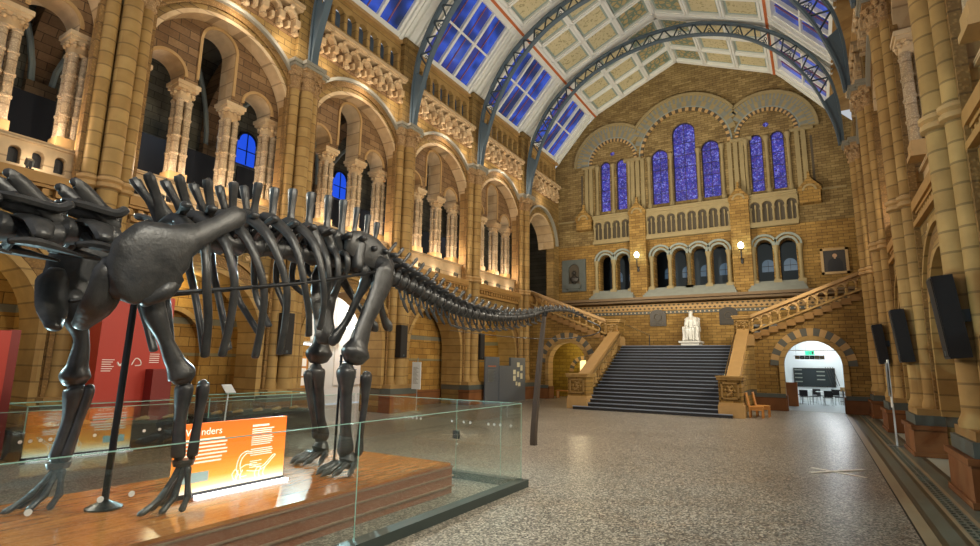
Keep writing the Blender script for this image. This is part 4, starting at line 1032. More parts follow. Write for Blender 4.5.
# shoulder blades: loft through (y, z, half width, x)
def blade(sgn):
    pr = [(2.40, 2.60, .08, .64), (2.46, 2.66, .21, .68), (2.53, 2.76, .30, .70), (2.62, 2.9, .37, .72), (2.72, 3.04, .36, .74), (2.82, 3.12, .28, .75), (2.95, 3.22, .18, .75), (3.12, 3.33, .125, .74), (3.3, 3.46, .11, .72), (3.46, 3.58, .125, .70), (3.56, 3.65, .12, .68), (3.61, 3.69, .06, .66)]
    m = MB(); m.tube([V((DX + sgn * x, y, z)) for y, z, w, x in pr], [(.045 + .03 * (w > .15), w) for y, z, w, x in pr], 16, up=(1, 0, 0), sub=4)
    m.tube([V((DX + sgn * .66, 2.66, 2.56)), V((DX + sgn * .7, 2.82, 2.68)), V((DX + sgn * .7, 2.92, 2.8))], [(.08, .07), (.1, .1), (.05, .08)], 10, up=(1, 0, 0), sub=3)
    m.build('shoulder_blade', B, dino)
    m = MB(); m.tube([V((DX + sgn * .3, 2.3, 2.3)), V((DX + sgn * .52, 2.34, 2.5)), V((DX + sgn * .64, 2.36, 2.78)), V((DX + sgn * .6, 2.36, 2.92))], [(.05, .08), (.06, .15), (.06, .16), (.04, .08)], 12, up=(1, 0, 0), sub=4); m.build('coracoid', B, dino)
blade(1); blade(-1)
def limb(name, pts, rad, up=(1, 0, 0)): return MB().tube([V(p) for p in pts], rad, 14, up=up, sub=5).build(name, B, dino)
RXs, LXs = DX + .52, DX - .66
# right fore limb: (x thickness, y width)
limb('humerus', [(RXs, 2.80, 2.69), (RXs, 2.80, 2.62), (RXs, 2.85, 2.45), (RXs, 2.98, 2.2), (RXs, 3.1, 1.98), (RXs, 3.19, 1.84), (RXs, 3.21, 1.78)], [(.06, .06), (.1, .12), (.085, .115), (.06, .075), (.07, .1), (.1, .145), (.07, .11)])
limb('ulna', [(RXs - .05, 3.26, 1.73), (RXs - .05, 3.26, 1.68), (RXs - .06, 3.26, 1.35), (RXs - .06, 3.28, 1.02), (RXs - .06, 3.28, .98)], [(.06, .06), (.1, .09), (.06, .062), (.06, .075), (.04, .05)])
limb('radius', [(RXs + .03, 3.41, 1.75), (RXs + .03, 3.42, 1.68), (RXs + .0, 3.42, 1.35), (RXs - .02, 3.41, 1.02), (RXs - .02, 3.41, .98)], [(.05, .05), (.08, .06), (.045, .045), (.05, .058), (.03, .04)])
# left fore limb
limb('humerus', [(LXs, 2.58, 2.71), (LXs, 2.58, 2.64), (LXs, 2.6, 2.45), (LXs, 2.70, 2.2), (LXs, 2.70, 1.95), (LXs, 2.69, 1.8), (LXs, 2.69, 1.73)], [(.06, .07), (.1, .13), (.09, .12), (.06, .075), (.07, .1), (.1, .15), (.07, .12)])
limb('ulna', [(LXs, 2.70, 1.69), (LXs, 2.71, 1.62), (LXs - .02, 2.70, 1.3), (LXs - .03, 2.65, .98), (LXs - .03, 2.64, .92)], [(.06, .07), (.1, .11), (.065, .07), (.07, .08), (.05, .06)])
limb('radius', [(LXs + .06, 2.80, 1.68), (LXs + .06, 2.81, 1.62), (LXs + .05, 2.76, 1.3), (LXs + .05, 2.70, .98), (LXs + .05, 2.69, .92)], [(.04, .05), (.06, .06), (.04, .045), (.05, .055), (.03, .04)])
def hand(x, y, z, reach):
    MB().tube([V((x - .03, y - .02, z)), V((x - .03, y - .02, z - .06))], [(.09, .12), (.08, .1)], 12, up=(1, 0, 0)).build('wrist_bone', B, dino)
    for i in range(5):
        f = (i - 2) / 2; dx = f * .13; back = .12 * abs(f)
        a = V((x - .03 + f * .07, y - .05 + .04 * abs(f), z - .08)); b = V((x - .03 + dx * 1.2, y - reach * .52 + back * 1.6, DZ + .15)); c = V((x - .03 + dx * 1.5, y - reach * .85 + back * 2.2, DZ + .055)); d = V((x - .03 + dx * 1.6, y - reach + back * 2.6, DZ + .03))
        MB().tube([a, a.lerp(b, .5), b], [(.042, .04), (.027, .027), (.038, .036)], 9, sub=3).build('hand_bone', B, dino)
        MB().tube([b, b.lerp(c, .5), c, c.lerp(d, .6), d], [(.036, .036), (.028, .028), (.034, .034), (.028, .03), (.01, .012)], 9, sub=3).build('toe_bone', B, dino)
hand(RXs - .02, 3.36, .95, .42); hand(LXs + .02, 2.68, .9, .44)
# pelvis
def pelvis(sgn):
    X = DX + sgn * .38
    pr = [(5.5, 3.8, .06, .02), (5.56, 3.78, .18, .0), (5.76, 3.76, .24, .02), (6.02, 3.71, .26, .03), (6.28, 3.65, .2, .02), (6.46, 3.57, .12, .0), (6.53, 3.5, .04, -.02)]
    m = MB(); m.tube([V((X + sgn * x, y, z)) for y, z, w, x in pr], [(.05, w) for y, z, w, x in pr], 14, up=(1, 0, 0), sub=4)
    m.tube([V((X, 5.78, 3.8)), V((X + sgn * .02, 5.74, 3.6)), V((X + sgn * .02, 5.72, 3.42))], [(.09, .12), (.08, .1), (.1, .1)], 12, up=(1, 0, 0), sub=3)
    m.tube([V((X, 6.32, 3.7)), V((X + sgn * .02, 6.4, 3.55))], [(.08, .08), (.07, .07)], 10, up=(1, 0, 0)); m.build('ilium', B, dino)
    if sgn > 0: pts = [(X, 5.86, 3.42), (X - .02, 5.98, 3.28), (X - .12, 5.9, 2.95), (X - .2, 5.78, 2.6), (X - .26, 5.63, 2.34), (X - .27, 5.6, 2.26)]; ww = [(.07, .1), (.07, .12), (.045, .065), (.045, .06), (.07, .1), (.05, .06)]
    else: pts = [(X + .08, 5.72, 3.45), (X + .1, 5.72, 3.25), (X + .16, 5.66, 2.95), (X + .2, 5.66, 2.65), (X + .24, 5.68, 2.4), (X + .24, 5.68, 2.28)]; ww = [(.07, .2), (.06, .28), (.05, .25), (.05, .19), (.07, .2), (.05, .15)]
    limb('pubis', pts, ww)
    limb('ischium', [(X, 6.12, 3.4), (X - sgn * .03, 6.28, 3.2), (X - sgn * .12, 6.44, 2.95), (X - sgn * .2, 6.6, 2.74), (X - sgn * .22, 6.74, 2.6), (X - sgn * .22, 6.8, 2.55)], [(.06, .09), (.05, .07), (.04, .05), (.05, .06), (.08, .09), (.05, .05)])
pelvis(1); pelvis(-1)
HR, HL = DX + .5, DX - .48
limb('femur', [(HR - .2, 6.1, 3.47), (HR - .03, 6.2, 3.5), (HR, 6.2, 3.3), (HR, 6.05, 2.95), (HR, 5.87, 2.6), (HR, 5.76, 2.3), (HR, 5.7, 2.12), (HR, 5.68, 2.02)], [(.07, .07), (.11, .19), (.1, .21), (.09, .165), (.085, .14), (.1, .17), (.15, .26), (.1, .2)])
limb('femur', [(HL + .2, 6.0, 3.47), (HL + .03, 6.08, 3.5), (HL, 6.08, 3.3), (HL, 6.0, 2.95), (HL, 5.93, 2.6), (HL, 5.9, 2.3), (HL, 5.88, 2.12), (HL, 5.88, 2.02)], [(.07, .07), (.1, .15), (.09, .16), (.085, .125), (.08, .11), (.1, .15), (.15, .25), (.1, .2)])
limb('tibia', [(HR - .04, 5.58, 1.92), (HR - .04, 5.58, 1.84), (HR - .04, 5.6, 1.5), (HR - .04, 5.63, 1.1), (HR - .04, 5.65, .78), (HR - .04, 5.65, .7)], [(.1, .1), (.13, .15), (.08, .09), (.07, .08), (.1, .13), (.08, .1)])
limb('fibula', [(HR + .1, 5.83, 1.84), (HR + .1, 5.84, 1.77), (HR + .09, 5.85, 1.4), (HR + .08, 5.81, 1.0), (HR + .08, 5.8, .76), (HR + .08, 5.8, .7)], [(.04, .06), (.07, .1), (.045, .055), (.04, .05), (.055, .07), (.04, .05)])
limb('tibia', [(HL, 5.83, 1.9), (HL, 5.84, 1.82), (HL, 5.92, 1.5), (HL, 5.98, 1.15), (HL, 6.03, .86), (HL, 6.03, .78)], [(.1, .1), (.13, .15), (.08, .09), (.07, .08), (.1, .14), (.08, .1)])
limb('fibula', [(HL + .02, 5.66, 1.84), (HL + .02, 5.67, 1.77), (HL + .02, 5.75, 1.4), (HL + .02, 5.86, 1.05), (HL + .02, 5.89, .9), (HL + .02, 5.9, .84)], [(.04, .05), (.06, .07), (.04, .05), (.035, .045), (.05, .06), (.04, .05)])
M['rod2'] = M['rod']
for x, y0, z0, y1, z1 in ((HR - .16, 5.56, .46, 5.58, 2.1), (HL, 5.9, 1.75, 5.9, 2.1), (HR - .02, 5.66, 1.75, 5.66, 2.1), (RXs - .02, 3.3, 1.65, 3.27, 1.9)): MB().tube([(x, y0, z0), (x, y1, z1)], .018, 8).build('support_rod', M['rod'], dino)
def foot(x, y, z):
    MB().tube([V((x, y + .0, z)), V((x, y - .02, z - .07)), V((x, y - .04, z - .11))], [(.1, .12), (.13, .15), (.1, .11)], 12, up=(1, 0, 0), sub=3).build('ankle_bone', B, dino)
    for i in range(5):
        f = (i - 2) / 2; a = V((x + f * .1, y - .03 + .03 * abs(f), z - .12)); b = V((x + f * .2, y - .2 + .1 * abs(f) ** 2, DZ + .13)); c = V((x + f * .26, y - .36 + .14 * abs(f) ** 2, DZ + .07)); d = V((x + f * .31, y - .5 + .2 * abs(f) ** 2, DZ + .025))
        MB().tube([a, a.lerp(b, .5), b], [(.05, .05), (.034, .034), (.05, .05)], 9, sub=3).build('foot_bone', B, dino)
        MB().tube([b, b.lerp(c, .5), c], [(.046, .046), (.035, .035), (.044, .044)], 9, sub=3).build('toe_bone', B, dino)
        MB().tube([c, c.lerp(d, .5) + V((0, 0, .015)), d], [(.045, .04), (.036, .03), (.01, .01)], 9, sub=3).build('claw', B, dino)
foot(HR - .02, 5.72, .68); foot(HL + .0, 6.05, .72)
# steel posts that carry the skeleton
def post(x, y, z0, z1, top, r, lab):
    t = thing('support_post', lab, 'post', (x, y, z0))
    MB().lathe([(.17, z0), (.17, z0 + .015), (.1, z0 + .05), (r + .02, z0 + .07), (r, z0 + .09), (r, z0 + .1)], x, y, 0, 20).build('base', M['rod'], t)
    MB().tube([(x, y, z0 + .05), top], r, 14, up=(1, 0, 0)).build('pole', M['rod'], t)
post(-6.49, 2.94, DZ, 0, (-6.36, 2.93, 3.2), .035, 'black steel post with round foot under the dinosaur shoulders')
t = thing('tail_post', 'dark wooden post leaning under the dinosaur tail outside the glass', 'post', (-6.26, 12.48, 0))
M['postw'] = flat_mat('dark_post_wood', '#3d332b', .5, var=.3)
MB().tube([(-6.26, 12.46, 0), (-6.26, 12.5, .5), (-6.27, 12.8, 2.0), (-6.28, 13.15, 3.36)], [(.1, .085), (.095, .08), (.08, .075), (.06, .06)], 4, up=(.7, .7, 0), sub=3).build('post', M['postw'], t)
MB().tube([(-6.28, 13.13, 3.3), (-6.28, 13.16, 3.42)], [.07, .09], 10).build('cradle', M['rod'], t)

# ------------------------------------------------------------------ plinth and glass enclosure
def wood_top():
    t = NT('varnished_boards'); p = t.pos('XYZ', (6, .8, 1)); n_ = t.noise(p, 2.2, 4)
    c = t.ramp(n_, [(.3, hexc('#8a4a1c')), (.7, hexc('#bf7a38'))]); t.bsdf(c, .16, spec=.6); return t.mat
M['wtop'] = wood_top(); M['wside'] = flat_mat('reddish_step_wood', '#8a5038', .35, var=.25); M['wgroove'] = flat_mat('pale_step_line', '#8f6f5c', .4)
t = thing('display_plinth', 'low stepped brown wooden plinth that carries the dinosaur', 'plinth', (DX, 2, 0))
m = MB(); m.box(-7.5, -5.05, -3, 7.2, 0, .41).build('steps', M['wside'], t)
MB().box(-7.48, -5.07, -3, 7.18, .41, .45).build('top', M['wtop'], t)
m = MB()
for z, e in ((.1, .03), (.25, .02), (.38, .015)): m.box(-7.5 - e, -5.05 + e, -3.0, 7.2 + e, z, z + .02)
m.build('groove_line', M['wgroove'], t)
def glass_mat():
    t = NT('clear_glass_sheet'); tr = t.n('ShaderNodeBsdfTransparent'); tr.inputs[0].default_value = (.975, .995, .985, 1)
    g = t.n('ShaderNodeBsdfGlossy'); g.inputs['Roughness'].default_value = .02; g.inputs[0].default_value = (.85, 1, .95, 1)
    f = t.n('ShaderNodeFresnel'); ge = t.n('ShaderNodeNewGeometry'); t.l(t.math('SUBTRACT', 1.5, t.math('MULTIPLY', ge.outputs['Backfacing'], 1.5 - 1 / 1.5)), f.inputs[0]); mx = t.n('ShaderNodeMixShader'); t.l(t.math('MINIMUM', t.math('MULTIPLY', f.outputs[0], 2.0), .95), mx.inputs[0]); t.l(tr.outputs[0], mx.inputs[1]); t.l(g.outputs[0], mx.inputs[2]); t.l(mx.outputs[0], t.out.inputs[0]); return t.mat
M['glass'] = glass_mat(); M['gedge'] = flat_mat('glass_edge', '#8fb8aa', .2); M['dot'] = flat_mat('white_dot', '#d5d2cc', .6); M['gframe'] = flat_mat('grey_channel', '#3c4644', .4, .2)
enc = thing('glass_barrier', 'clear glass barrier on a grey metal channel around the dinosaur plinth', 'barrier', (DX, 2, 0))
gx0, gx1, gy = -8.22, -4.33, 8.2
m = MB(); m.box(gx1 - .09, gx1 + .09, -3, gy + .06, 0, .12); m.build('base_channel', M['gframe'], enc)
m = MB(); m.box(gx0 - .09, gx0 + .09, -3, gy + .06, 0, .12); m.build('base_channel', M['gframe'], enc)
m = MB(); m.box(gx0, gx1, gy - .1, gy + .06, 0, .12); m.build('base_channel', M['gframe'], enc)
def pane(x0, x1, y0, y1, dots=()):
    o = MB().box(x0, x1, y0, y1, .1, 1.34).build('glass_panel', M['glass'], enc, flat=True)
    ax = x1 - x0 > y1 - y0
    MB().box(x0, x1, y0, y1, 1.341, 1.349).build('glass_edge', M['gedge'], o)
    for u in dots:
        d = MB()
        if ax: d.ring(u, .96, 0, .022, y0 - .003, y0 - .001, lambda a, b, c: (a, b, c), 0, 2 * pi, 10)
        else: d.ring(u, 1.03 if x0 > -6 else .99, 0, .022, x1 + .001, x1 + .003, lambda a, b, c: (b, a, c), 0, 2 * pi, 10)
        d.build('white_dot', M['dot'], o)
NEAR, FAR, END = (1.53, 1.93, 2.13, .9, .5), (2.72, 2.82, 2.92, 3.02, 3.5, 4.11, 4.32), (-6.9, -6.8, -6.7, -6.6, -6.5, -5.78, -5.52, -5.38, -5.0, -4.88, -4.76, -4.55)
ys = [8.16, 6.28, 4.4, 2.3, .2, -2.]
for a, b in zip(ys, ys[1:]):
    pane(gx1 - .004, gx1 + .004, b + .0004, a - .0004, [u for u in NEAR if b < u < a]); pane(gx0 - .004, gx0 + .004, b + .0004, a - .0004, [u for u in FAR if b < u < a])
xs = [gx0 + .02, -6.95, -5.68, gx1 - .02]
for a, b in zip(xs, xs[1:]): pane(a + .0004, b - .0004, gy - .004, gy + .004, [u for u in END if a < u < b])
for x, y in ((gx1, 4.4), (gx1, 8.16), (-5.68, gy), (-4.75, gy)):
    MB().box(x - .004, x + .004, y - .003, y + .003, .12, 1.34).build('glass_joint', M['gedge'], enc)
MB().box(-5.74, -5.62, gy - .03, gy + .03, .66, .8).build('door_lock', M['black'], enc)

# ------------------------------------------------------------------ lit orange information sign (printed on both faces)
def sign_face():
    t = NT('backlit_orange_print'); sp = t.n('ShaderNodeSeparateXYZ'); w = t.pos(); t.l(w, sp.inputs[0])
    zz = t.math('DIVIDE', t.math('SUBTRACT', sp.outputs['Z'], .5), .76)
    c = t.ramp(zz, [(0., hexc('#fff6e6')), (.08, hexc('#ffd79a')), (.2, hexc('#ffa848')), (.5, hexc('#f08028')), (1., hexc('#e26a26'))])
    t.bsdf(c, .35, emit=c, estr=.85); return t.mat
M['signf'] = sign_face(); M['tubel'] = flat_mat('lamp_tube', '#ffffff', .4, emit='#fff6ff', estr=5.); M['signt'] = flat_mat('sign_print', '#fff4e6', .6, emit='#fff0dd', estr=.6); M['signb'] = flat_mat('sign_photo', '#a9c4c4', .5, emit='#9fc0c0', estr=.3)
sx, s0, s1 = -6.2, 3.44, 4.9
sg = thing('information_sign', 'backlit orange information sign with white text and a dinosaur drawing beside the front leg', 'sign', (sx, 4.3, DZ))
MB().box(sx - .02, sx + .02, s0, s1, .5, 1.265).build('panel', M['signf'], sg)
MB().box(sx - .035, sx + .035, s0 - .01, s1 + .01, .45, .5).build('foot_rail', M['black'], sg)
MB().box(sx + .05, sx + .12, s0 + .25, s1 + .02, .452, .475).build('light_tube', M['tubel'], sg)
MB().box(sx - .12, sx - .05, s0 + .03, s1 + .02, .452, .475).build('light_tube', M['tubel'], sg)
for sd in (1, -1):
    xf = sx + sd * .023
    def pr(u, z): return ((s0 + u) if sd > 0 else (s1 - u), z)      # u from the reader's left
    cu = bpy.data.curves.new('lettering', 'FONT'); cu.body = 'Wonders'; cu.size = .115; cu.extrude = .001
    tmp = bpy.data.objects.new('lettering', cu); C.objects.link(tmp); bpy.context.view_layer.update()
    me = bpy.data.meshes.new_from_object(tmp.evaluated_get(bpy.context.evaluated_depsgraph_get())); bpy.data.objects.remove(tmp); me.materials.clear(); me.materials.append(M['signt'])
    lt = bpy.data.objects.new('lettering', me); C.objects.link(lt); lt.parent = sg; lt.location = V((xf, pr(.1, 0)[0], 1.13)) - wloc(sg); lt.rotation_euler = (pi / 2, 0, pi / 2 * sd)
    m = MB(); rr = random.Random(3)
    def line(u, z, L, h=.012):
        a, b = pr(u, z)[0], pr(u + L, z)[0]; m.box(xf - .001, xf + .001, min(a, b), max(a, b), z, z + h)
    line(.95, 1.165, .24, .024)
    for i in range(7): line(.1, 1.07 - i * .042, .52 + rr.uniform(-.06, .05), .019)
    for i in range(13): line(.95, 1.13 - i * .024 - (.03 if i > 8 else 0), .31 + rr.uniform(-.04, .02), .012)
    for i in range(4): line(.95, .74 - i * .024, .14 + rr.uniform(-.04, .06), .01)
    tag(m.build('text_print', M['signt'], sg), kind='stuff')
    def cur(pts, r=.0065):
        MB().tube([V((xf, pr(u + .1, z)[0], z * .9 + .03)) for u, z in pts], [r] * len(pts), 6, up=(1, 0, 0), sub=5).build('drawing', M['signt'], sg)
    cur([(.86, .92), (.8, .94), (.72, .9), (.68, .8), (.68, .7), (.74, .62), (.82, .62)]); cur([(.86, .9), (.8, .91), (.74, .85), (.72, .76), (.74, .68)])
    cur([(.72, .72), (.8, .76), (.9, .74), (1.0, .7), (1.08, .74), (1.18, .84), (1.22, .84)]); cur([(.82, .68), (.92, .66), (1.0, .66), (1.08, .7), (1.18, .8), (1.22, .84)])
    for u in (.7, .76, .96, 1.02, 1.08): cur([(u, .7), (u - .03, .62), (u + .01, .54)])
    cur([(.62, .66), (.66, .72), (.7, .66), (.66, .58), (.62, .66)])
    m = MB(); a, b = pr(.1, 0)[0], pr(.42, 0)[0]; m.box(xf - .001, xf + .001, min(a, b), max(a, b), .61, .72); m.build('print_photo', M['signb'], sg)
# ================================================================== LOUDSPEAKERS, STANDS, BOARDS
def speaker(fr, y, z0, tilt, lab, sgn):
    t = thing('loudspeaker', lab, 'loudspeaker', fr(y, -.36, z0), 'column loudspeakers on the piers')
    R = Matrix.Rotation(tilt, 3, 'Y'); c = V(fr(y, -.42 if sgn > 0 else -.56, z0 + .67))
    MB().rbox(c, (.28, .42, 1.34), R).build('cabinet', M['black'], t)
    MB().rbox(c + R @ V((sgn * .145, 0, 0)), (.012, .38, 1.28), R).build('grille', M['grille'], t)
    MB().rbox(c - R @ V((sgn * .2, 0, 0)), (.16, .08, .2), R).build('bracket', M['irondk'], t)
    MB().rbox(c + R @ V((sgn * .153, 0, -.58)), (.006, .08, .08), R).build('badge', M['irondk'], t)
M['grille'] = flat_mat('speaker_cloth', '#26221f', .8)
for y, w in ((11.4, 'on the pier at the left edge of the bright open arch'), (17.15, 'on the pier beside the white sign panel on a pole'), (23.3, 'on the pier beside the grey display boards')): speaker(frL, y, 2.2, 0, f'tall black column loudspeaker {w}', 1)
for y, w in ((11.3, 'largest'), (17.1, 'middle-sized'), (22.6, 'smallest')): speaker(frR, y, 2.2, -.09, f'tall black column loudspeaker, {w} of the three tilted ones on the right', -1)

t = thing('sign_stand', 'slim white sign stand seen edge on, standing on the floor grating', 'sign stand', (1.66, 18.3, 0))
MB().box(1.44, 1.9, 18.15, 18.45, 0, .015).build('base', M['steel'], t)
MB().box(1.64, 1.68, 18.28, 18.32, .015, 1.1).build('pole', M['whitep'], t)
MB().box(1.635, 1.655, 18.1, 18.5, 1.0, 2.28).build('panel', M['whitep'], t); MB().box(1.6, 1.61, 18.1, 18.5, 1.3, 2.2).box(1.6, 1.64, 18.28, 18.32, 1.5, 1.54).build('leaflet_rack', M['steel'], t)
t = thing('sign_stand', 'white text panel on a thin pole before the brick recess behind the tail', 'sign stand', (-14.26, 17.64, 0))
MB().lathe([(.2, 0), (.2, .015), (.03, .03)], -14.26, 17.64, 0, 16).build('base', M['steel'], t)
MB().tube([(-14.26, 17.64, .02), (-14.26, 17.64, 2.2)], .02, 8).build('pole', M['steel'], t)
MB().box(-14.5, -14.05, 17.58, 17.61, .92, 2.03).build('panel', M['whitep'], t)
m = MB()
for i in range(14): m.box(-14.44, -14.16 - .05 * (i % 3), 17.574, 17.58, 1.15 + i * .05, 1.17 + i * .05)
m.build('text_lines', M['steel'], t)
M['gboard'] = flat_mat('dark_grey_board', '#565a60', .5)
t = thing('display_board', 'dark grey exhibition boards with text and small white pictures under an arch', 'display board', (-14.3, 25.3, 0))
bx = -14.35
MB().box(bx - .08, bx, 23.15, 24.55, 0, 2.36).build('tall_panel', M['gboard'], t); MB().box(bx - .05, bx + .03, 24.5, 26.0, 0, 1.92).build('low_panel', M['gboard'], t); MB().box(bx - .1, bx + .02, 25.75, 27.45, 0, 2.36).build('tall_panel', M['gboard'], t)
m = MB(); m.box(bx, bx + .004, 23.4, 24.2, 1.86, 1.91, 1)
for i in range(12): m.box(bx, bx + .004, 23.4, 24.1 - .07 * (i % 3), 1.7 - i * .055, 1.72 - i * .055)
m.build('text_lines', [M['steel'], M['orange']], t)
for y0, y1, z0, z1 in ((26.0, 26.3, 1.45, 1.7), (26.0, 26.3, 1.1, 1.38), (26.45, 26.75, 1.85, 2.1), (26.45, 26.7, 1.3, 1.6), (26.85, 27.1, 1.65, 1.95), (26.85, 27.1, 1.2, 1.5), (26.3, 26.5, .85, 1.05), (26.6, 26.85, .8, 1.0)): MB().box(bx + .02, bx + .03, y0, y1, z0, z1).build('picture', M['print'] if 'print' in M else M['whitep'], t)
M['red'] = flat_mat('red_exhibit_board', '#b3321f', .5); M['redd'] = flat_mat('deep_red_board', '#7d2018', .5)
t = thing('exhibit_wall', 'tall red exhibit wall with small white text and fossil pictures behind the front legs', 'exhibit wall', (-13.9, 6.3, 0))
MB().box(-14.3, -13.75, 5.7, 7.25, 0, 3.5).build('board', M['red'], t); MB().box(-13.76, -13.4, 6.75, 7.2, 0, 1.75).build('side_box', M['redd'], t)
m = MB()
for i in range(6): m.box(-13.75, -13.745, 5.8, 6.05 - .03 * (i % 3), 1.95 - i * .05, 1.965 - i * .05)
for i in range(5): m.box(-13.75, -13.745, 6.8, 7.02, 2.1 - i * .05, 2.115 - i * .05)
m.tube([(-13.745, 6.12, 1.9), (-13.745, 6.17, 1.83), (-13.745, 6.23, 1.9)], .02, 6, sub=3); m.tube([(-13.745, 6.42, 1.85), (-13.745, 6.5, 2.0), (-13.745, 6.6, 1.95), (-13.745, 6.62, 1.85), (-13.745, 6.5, 1.83)], .012, 6, sub=3)
m.build('print', M['text'], t)
MB().box(-13.77, -13.74, 5.72, 6.6, .62, .66).build('vent_slot', M['black'], t)
t = thing('exhibit_box', 'red upright exhibit box at the left edge behind the glass barrier', 'exhibit box', (-12.8, 3.2, 0))
MB().box(-13.1, -12.45, 2.2, 3.75, 0, 2.46).build('body', M['red'], t); MB().box(-13.05, -12.5, 3.74, 3.9, 0, 2.48).build('edge_panel', M['redd'], t)
def case(y0, y1, lab):
    x0, x1 = -14.1, -12.9
    t = thing('display_case', lab, 'display case', ((x0 + x1) / 2, (y0 + y1) / 2, 0))
    MB().box(x0, x1, y0, y1, 0, .5).build('base', M['casebase'], t); MB().box(x0 - .03, x1 + .03, y0 - .03, y1 + .03, .5, .58).build('rim', M['black'], t)
    MB().box(x0 + .02, x1 - .02, y0 + .02, y1 - .02, .58, 1.06).build('glass_hood', M['glass'], t, flat=True)
    e = MB()
    for a in (x0, x1 - .02): e.box(a, a + .02, y0, y1, 1.05, 1.07)
    for b in (y0, y1 - .02): e.box(x0, x1, b, b + .02, 1.05, 1.07)
    for a in (x0, x1 - .02):
        for b in (y0, y1 - .02): e.box(a, a + .02, b, b + .02, .58, 1.06)
    e.build('glass_edge', M['gedge'], t)
    m = MB(); rr = random.Random(int(y0)); y = y0 + .4
    while y < y1 - .3:
        m.tube([(x1 - .5, y, .62), (x1 - .4, y + .15, .66), (x1 - .55, y + .3, .62)], [.03, .05, .02], 7, sub=3); y += .6
    m.build('specimen_rest', M['plain'], t)
M['casebase'] = flat_mat('black_brown_case', '#2b221d', .4)
case(4.3, 7.4, 'low dark display case with glass hood in front of the red exhibit wall')
case(7.9, 11.3, 'low dark display case with glass hood before the pier with the loudspeaker')
t = thing('caption_stand', 'small white caption lectern on a thin stem beside the brick recess', 'lectern', (-13.2, 8.5, 0))
m = MB(); m.lathe([(.14, 0), (.14, .012), (.02, .03)], -12.7, 8.2, 0, 14); m.build('base', M['steel'], t); MB().tube([(-12.7, 8.2, .02), (-12.7, 8.25, 1.25)], .018, 8).build('stem', M['whitep'], t)
MB().rbox((-12.7, 8.25, 1.28), (.3, .26, .02), Matrix.Rotation(.7, 3, 'Y')).build('caption_plate', M['whitep'], t)

# ------------------------------------------------------------------ room behind the open left arch
c1 = bay_c(1)
r = MB(); r.box(16.9, 23.0, 5.0, 5.1, 0, 6, fr=frL); ob = struct(r.build('wall_side_room', M['roomw']))
r = MB(); r.box(11.7, 16.9, 4.9, 5.1, 0, 6, fr=frL); r.box(11.8, 11.9, 1.1, 5.0, 0, 5.9, fr=frL); r.box(22.9, 23.0, 1.1, 5.0, 0, 5.9, fr=frL); r.build('side_wall', M['brickF'], ob)
M['tubeb'] = flat_mat('fluorescent_tube', '#ffffff', .4, emit='#f4fbff', estr=9.)
for i, (d, y, w) in enumerate(((3.3, 15.4, 'closer'), (4.0, 18.6, 'farther'))):
    t = thing('strip_light', f'glowing white strip light in the room behind the open left arch, the {w} of two', 'strip light', frL(y, d, 2.7 + i)); q = 2.68 + i * .9
    MB().box(y - .5, y + .5, d - .08, d + .08, q + .06, q + .14, fr=frL).build('housing', M['whitep'], t); MB().box(y - .45, y + .45, d - .05, d + .05, q, q + .06, fr=frL).build('tube', M['tubeb'], t)
    f = MB()
    for s in (-.4, .4): f.box(y + s - .01, y + s + .01, d - .01, d + .01, q + .14, 5.95, fr=frL)
    f.build('hanger', M['steel'], t)
t = thing('wall_poster', 'large white poster with small coloured print on the wall of the bright side room', 'poster', frL(19.4, 4.95, .9))
MB().box(18.5, 20.5, 4.94, 4.99, .87, 2.85, fr=frL).build('sheet', M['text'], t)
m = MB()
for i in range(9): m.box(18.8 + .3 * (i % 2), 20.0 - .2 * (i % 3), 4.925, 4.94, 1.2 + i * .13, 1.24 + i * .13, fr=frL)
m.build('print', M['printb'], t)
t = thing('notice_board', 'framed notice board with papers on the brick wall of the side room', 'notice board', frL(16.5, 4.85, .9))
MB().box(16.0, 16.8, 4.84, 4.9, .8, 2.2, fr=frL).build('board', M['wood'], t)
for i in range(3):
    for j in range(2): MB().box(16.07 + j * .35, 16.36 + j * .35, 4.82, 4.84, .9 + i * .43, 1.25 + i * .43, fr=frL).build('paper', M['text'], t)
t = thing('side_table', 'dark table with pale top standing inside the open left arch', 'table', frL(12.9, .6, 0))
MB().box(12.5, 13.3, .2, .9, .86, .92, fr=frL).build('table_top', M['whitep'], t); MB().box(12.55, 13.25, .25, .85, 0, .86, fr=frL).build('cabinet', M['black'], t)

# ------------------------------------------------------------------ chairs and bench
def chair(x, y, lab, rz=0):
    t = thing('wooden_chair', lab, 'chair', (x, y, 0), 'wooden chairs'); w = .5
    def bx(n, *a):
        m = MB().box(*a); m.v = [(x + p[0], y + p[1], p[2]) for p in m.v]; m.build(n, M['wood'], t)
    bx('seat', -.25, .27, -.26, .26, .4, .46)
    for a, b in ((-.25, -.26), (-.25, .2), (.21, -.26), (.21, .2)): bx('leg', a, a + .06, b, b + .06, 0, .4)
    m = MB().rbox((x - .3, y, .72), (.04, .52, .56), Matrix.Rotation(-.16, 3, 'Y')); m.build('backrest', M['wood'], t)
    m = MB().box(x - .25, x + .25, y - .25, y - .21, .3, .4); m.box(x - .25, x + .25, y + .21, y + .25, .3, .4); m.build('apron', M['wood'], t)
chair(-2.28, 24.75, 'orange wooden chair beside the right newel post, closer of the pair'); chair(-2.1, 25.5, 'orange wooden chair beside the right newel post, half hidden behind the other')
t = thing('bench', 'small wooden bench inside the arch under the left flight', 'bench', (-13.1, 30.9, 0))
MB().box(-13.9, -12.9, 30.6, 31.0, .42, .48).build('seat', M['wood'], t)
for x in (-13.85, -13.0): MB().box(x, x + .07, 30.63, 30.97, 0, .42).build('leg', M['wood'], t)
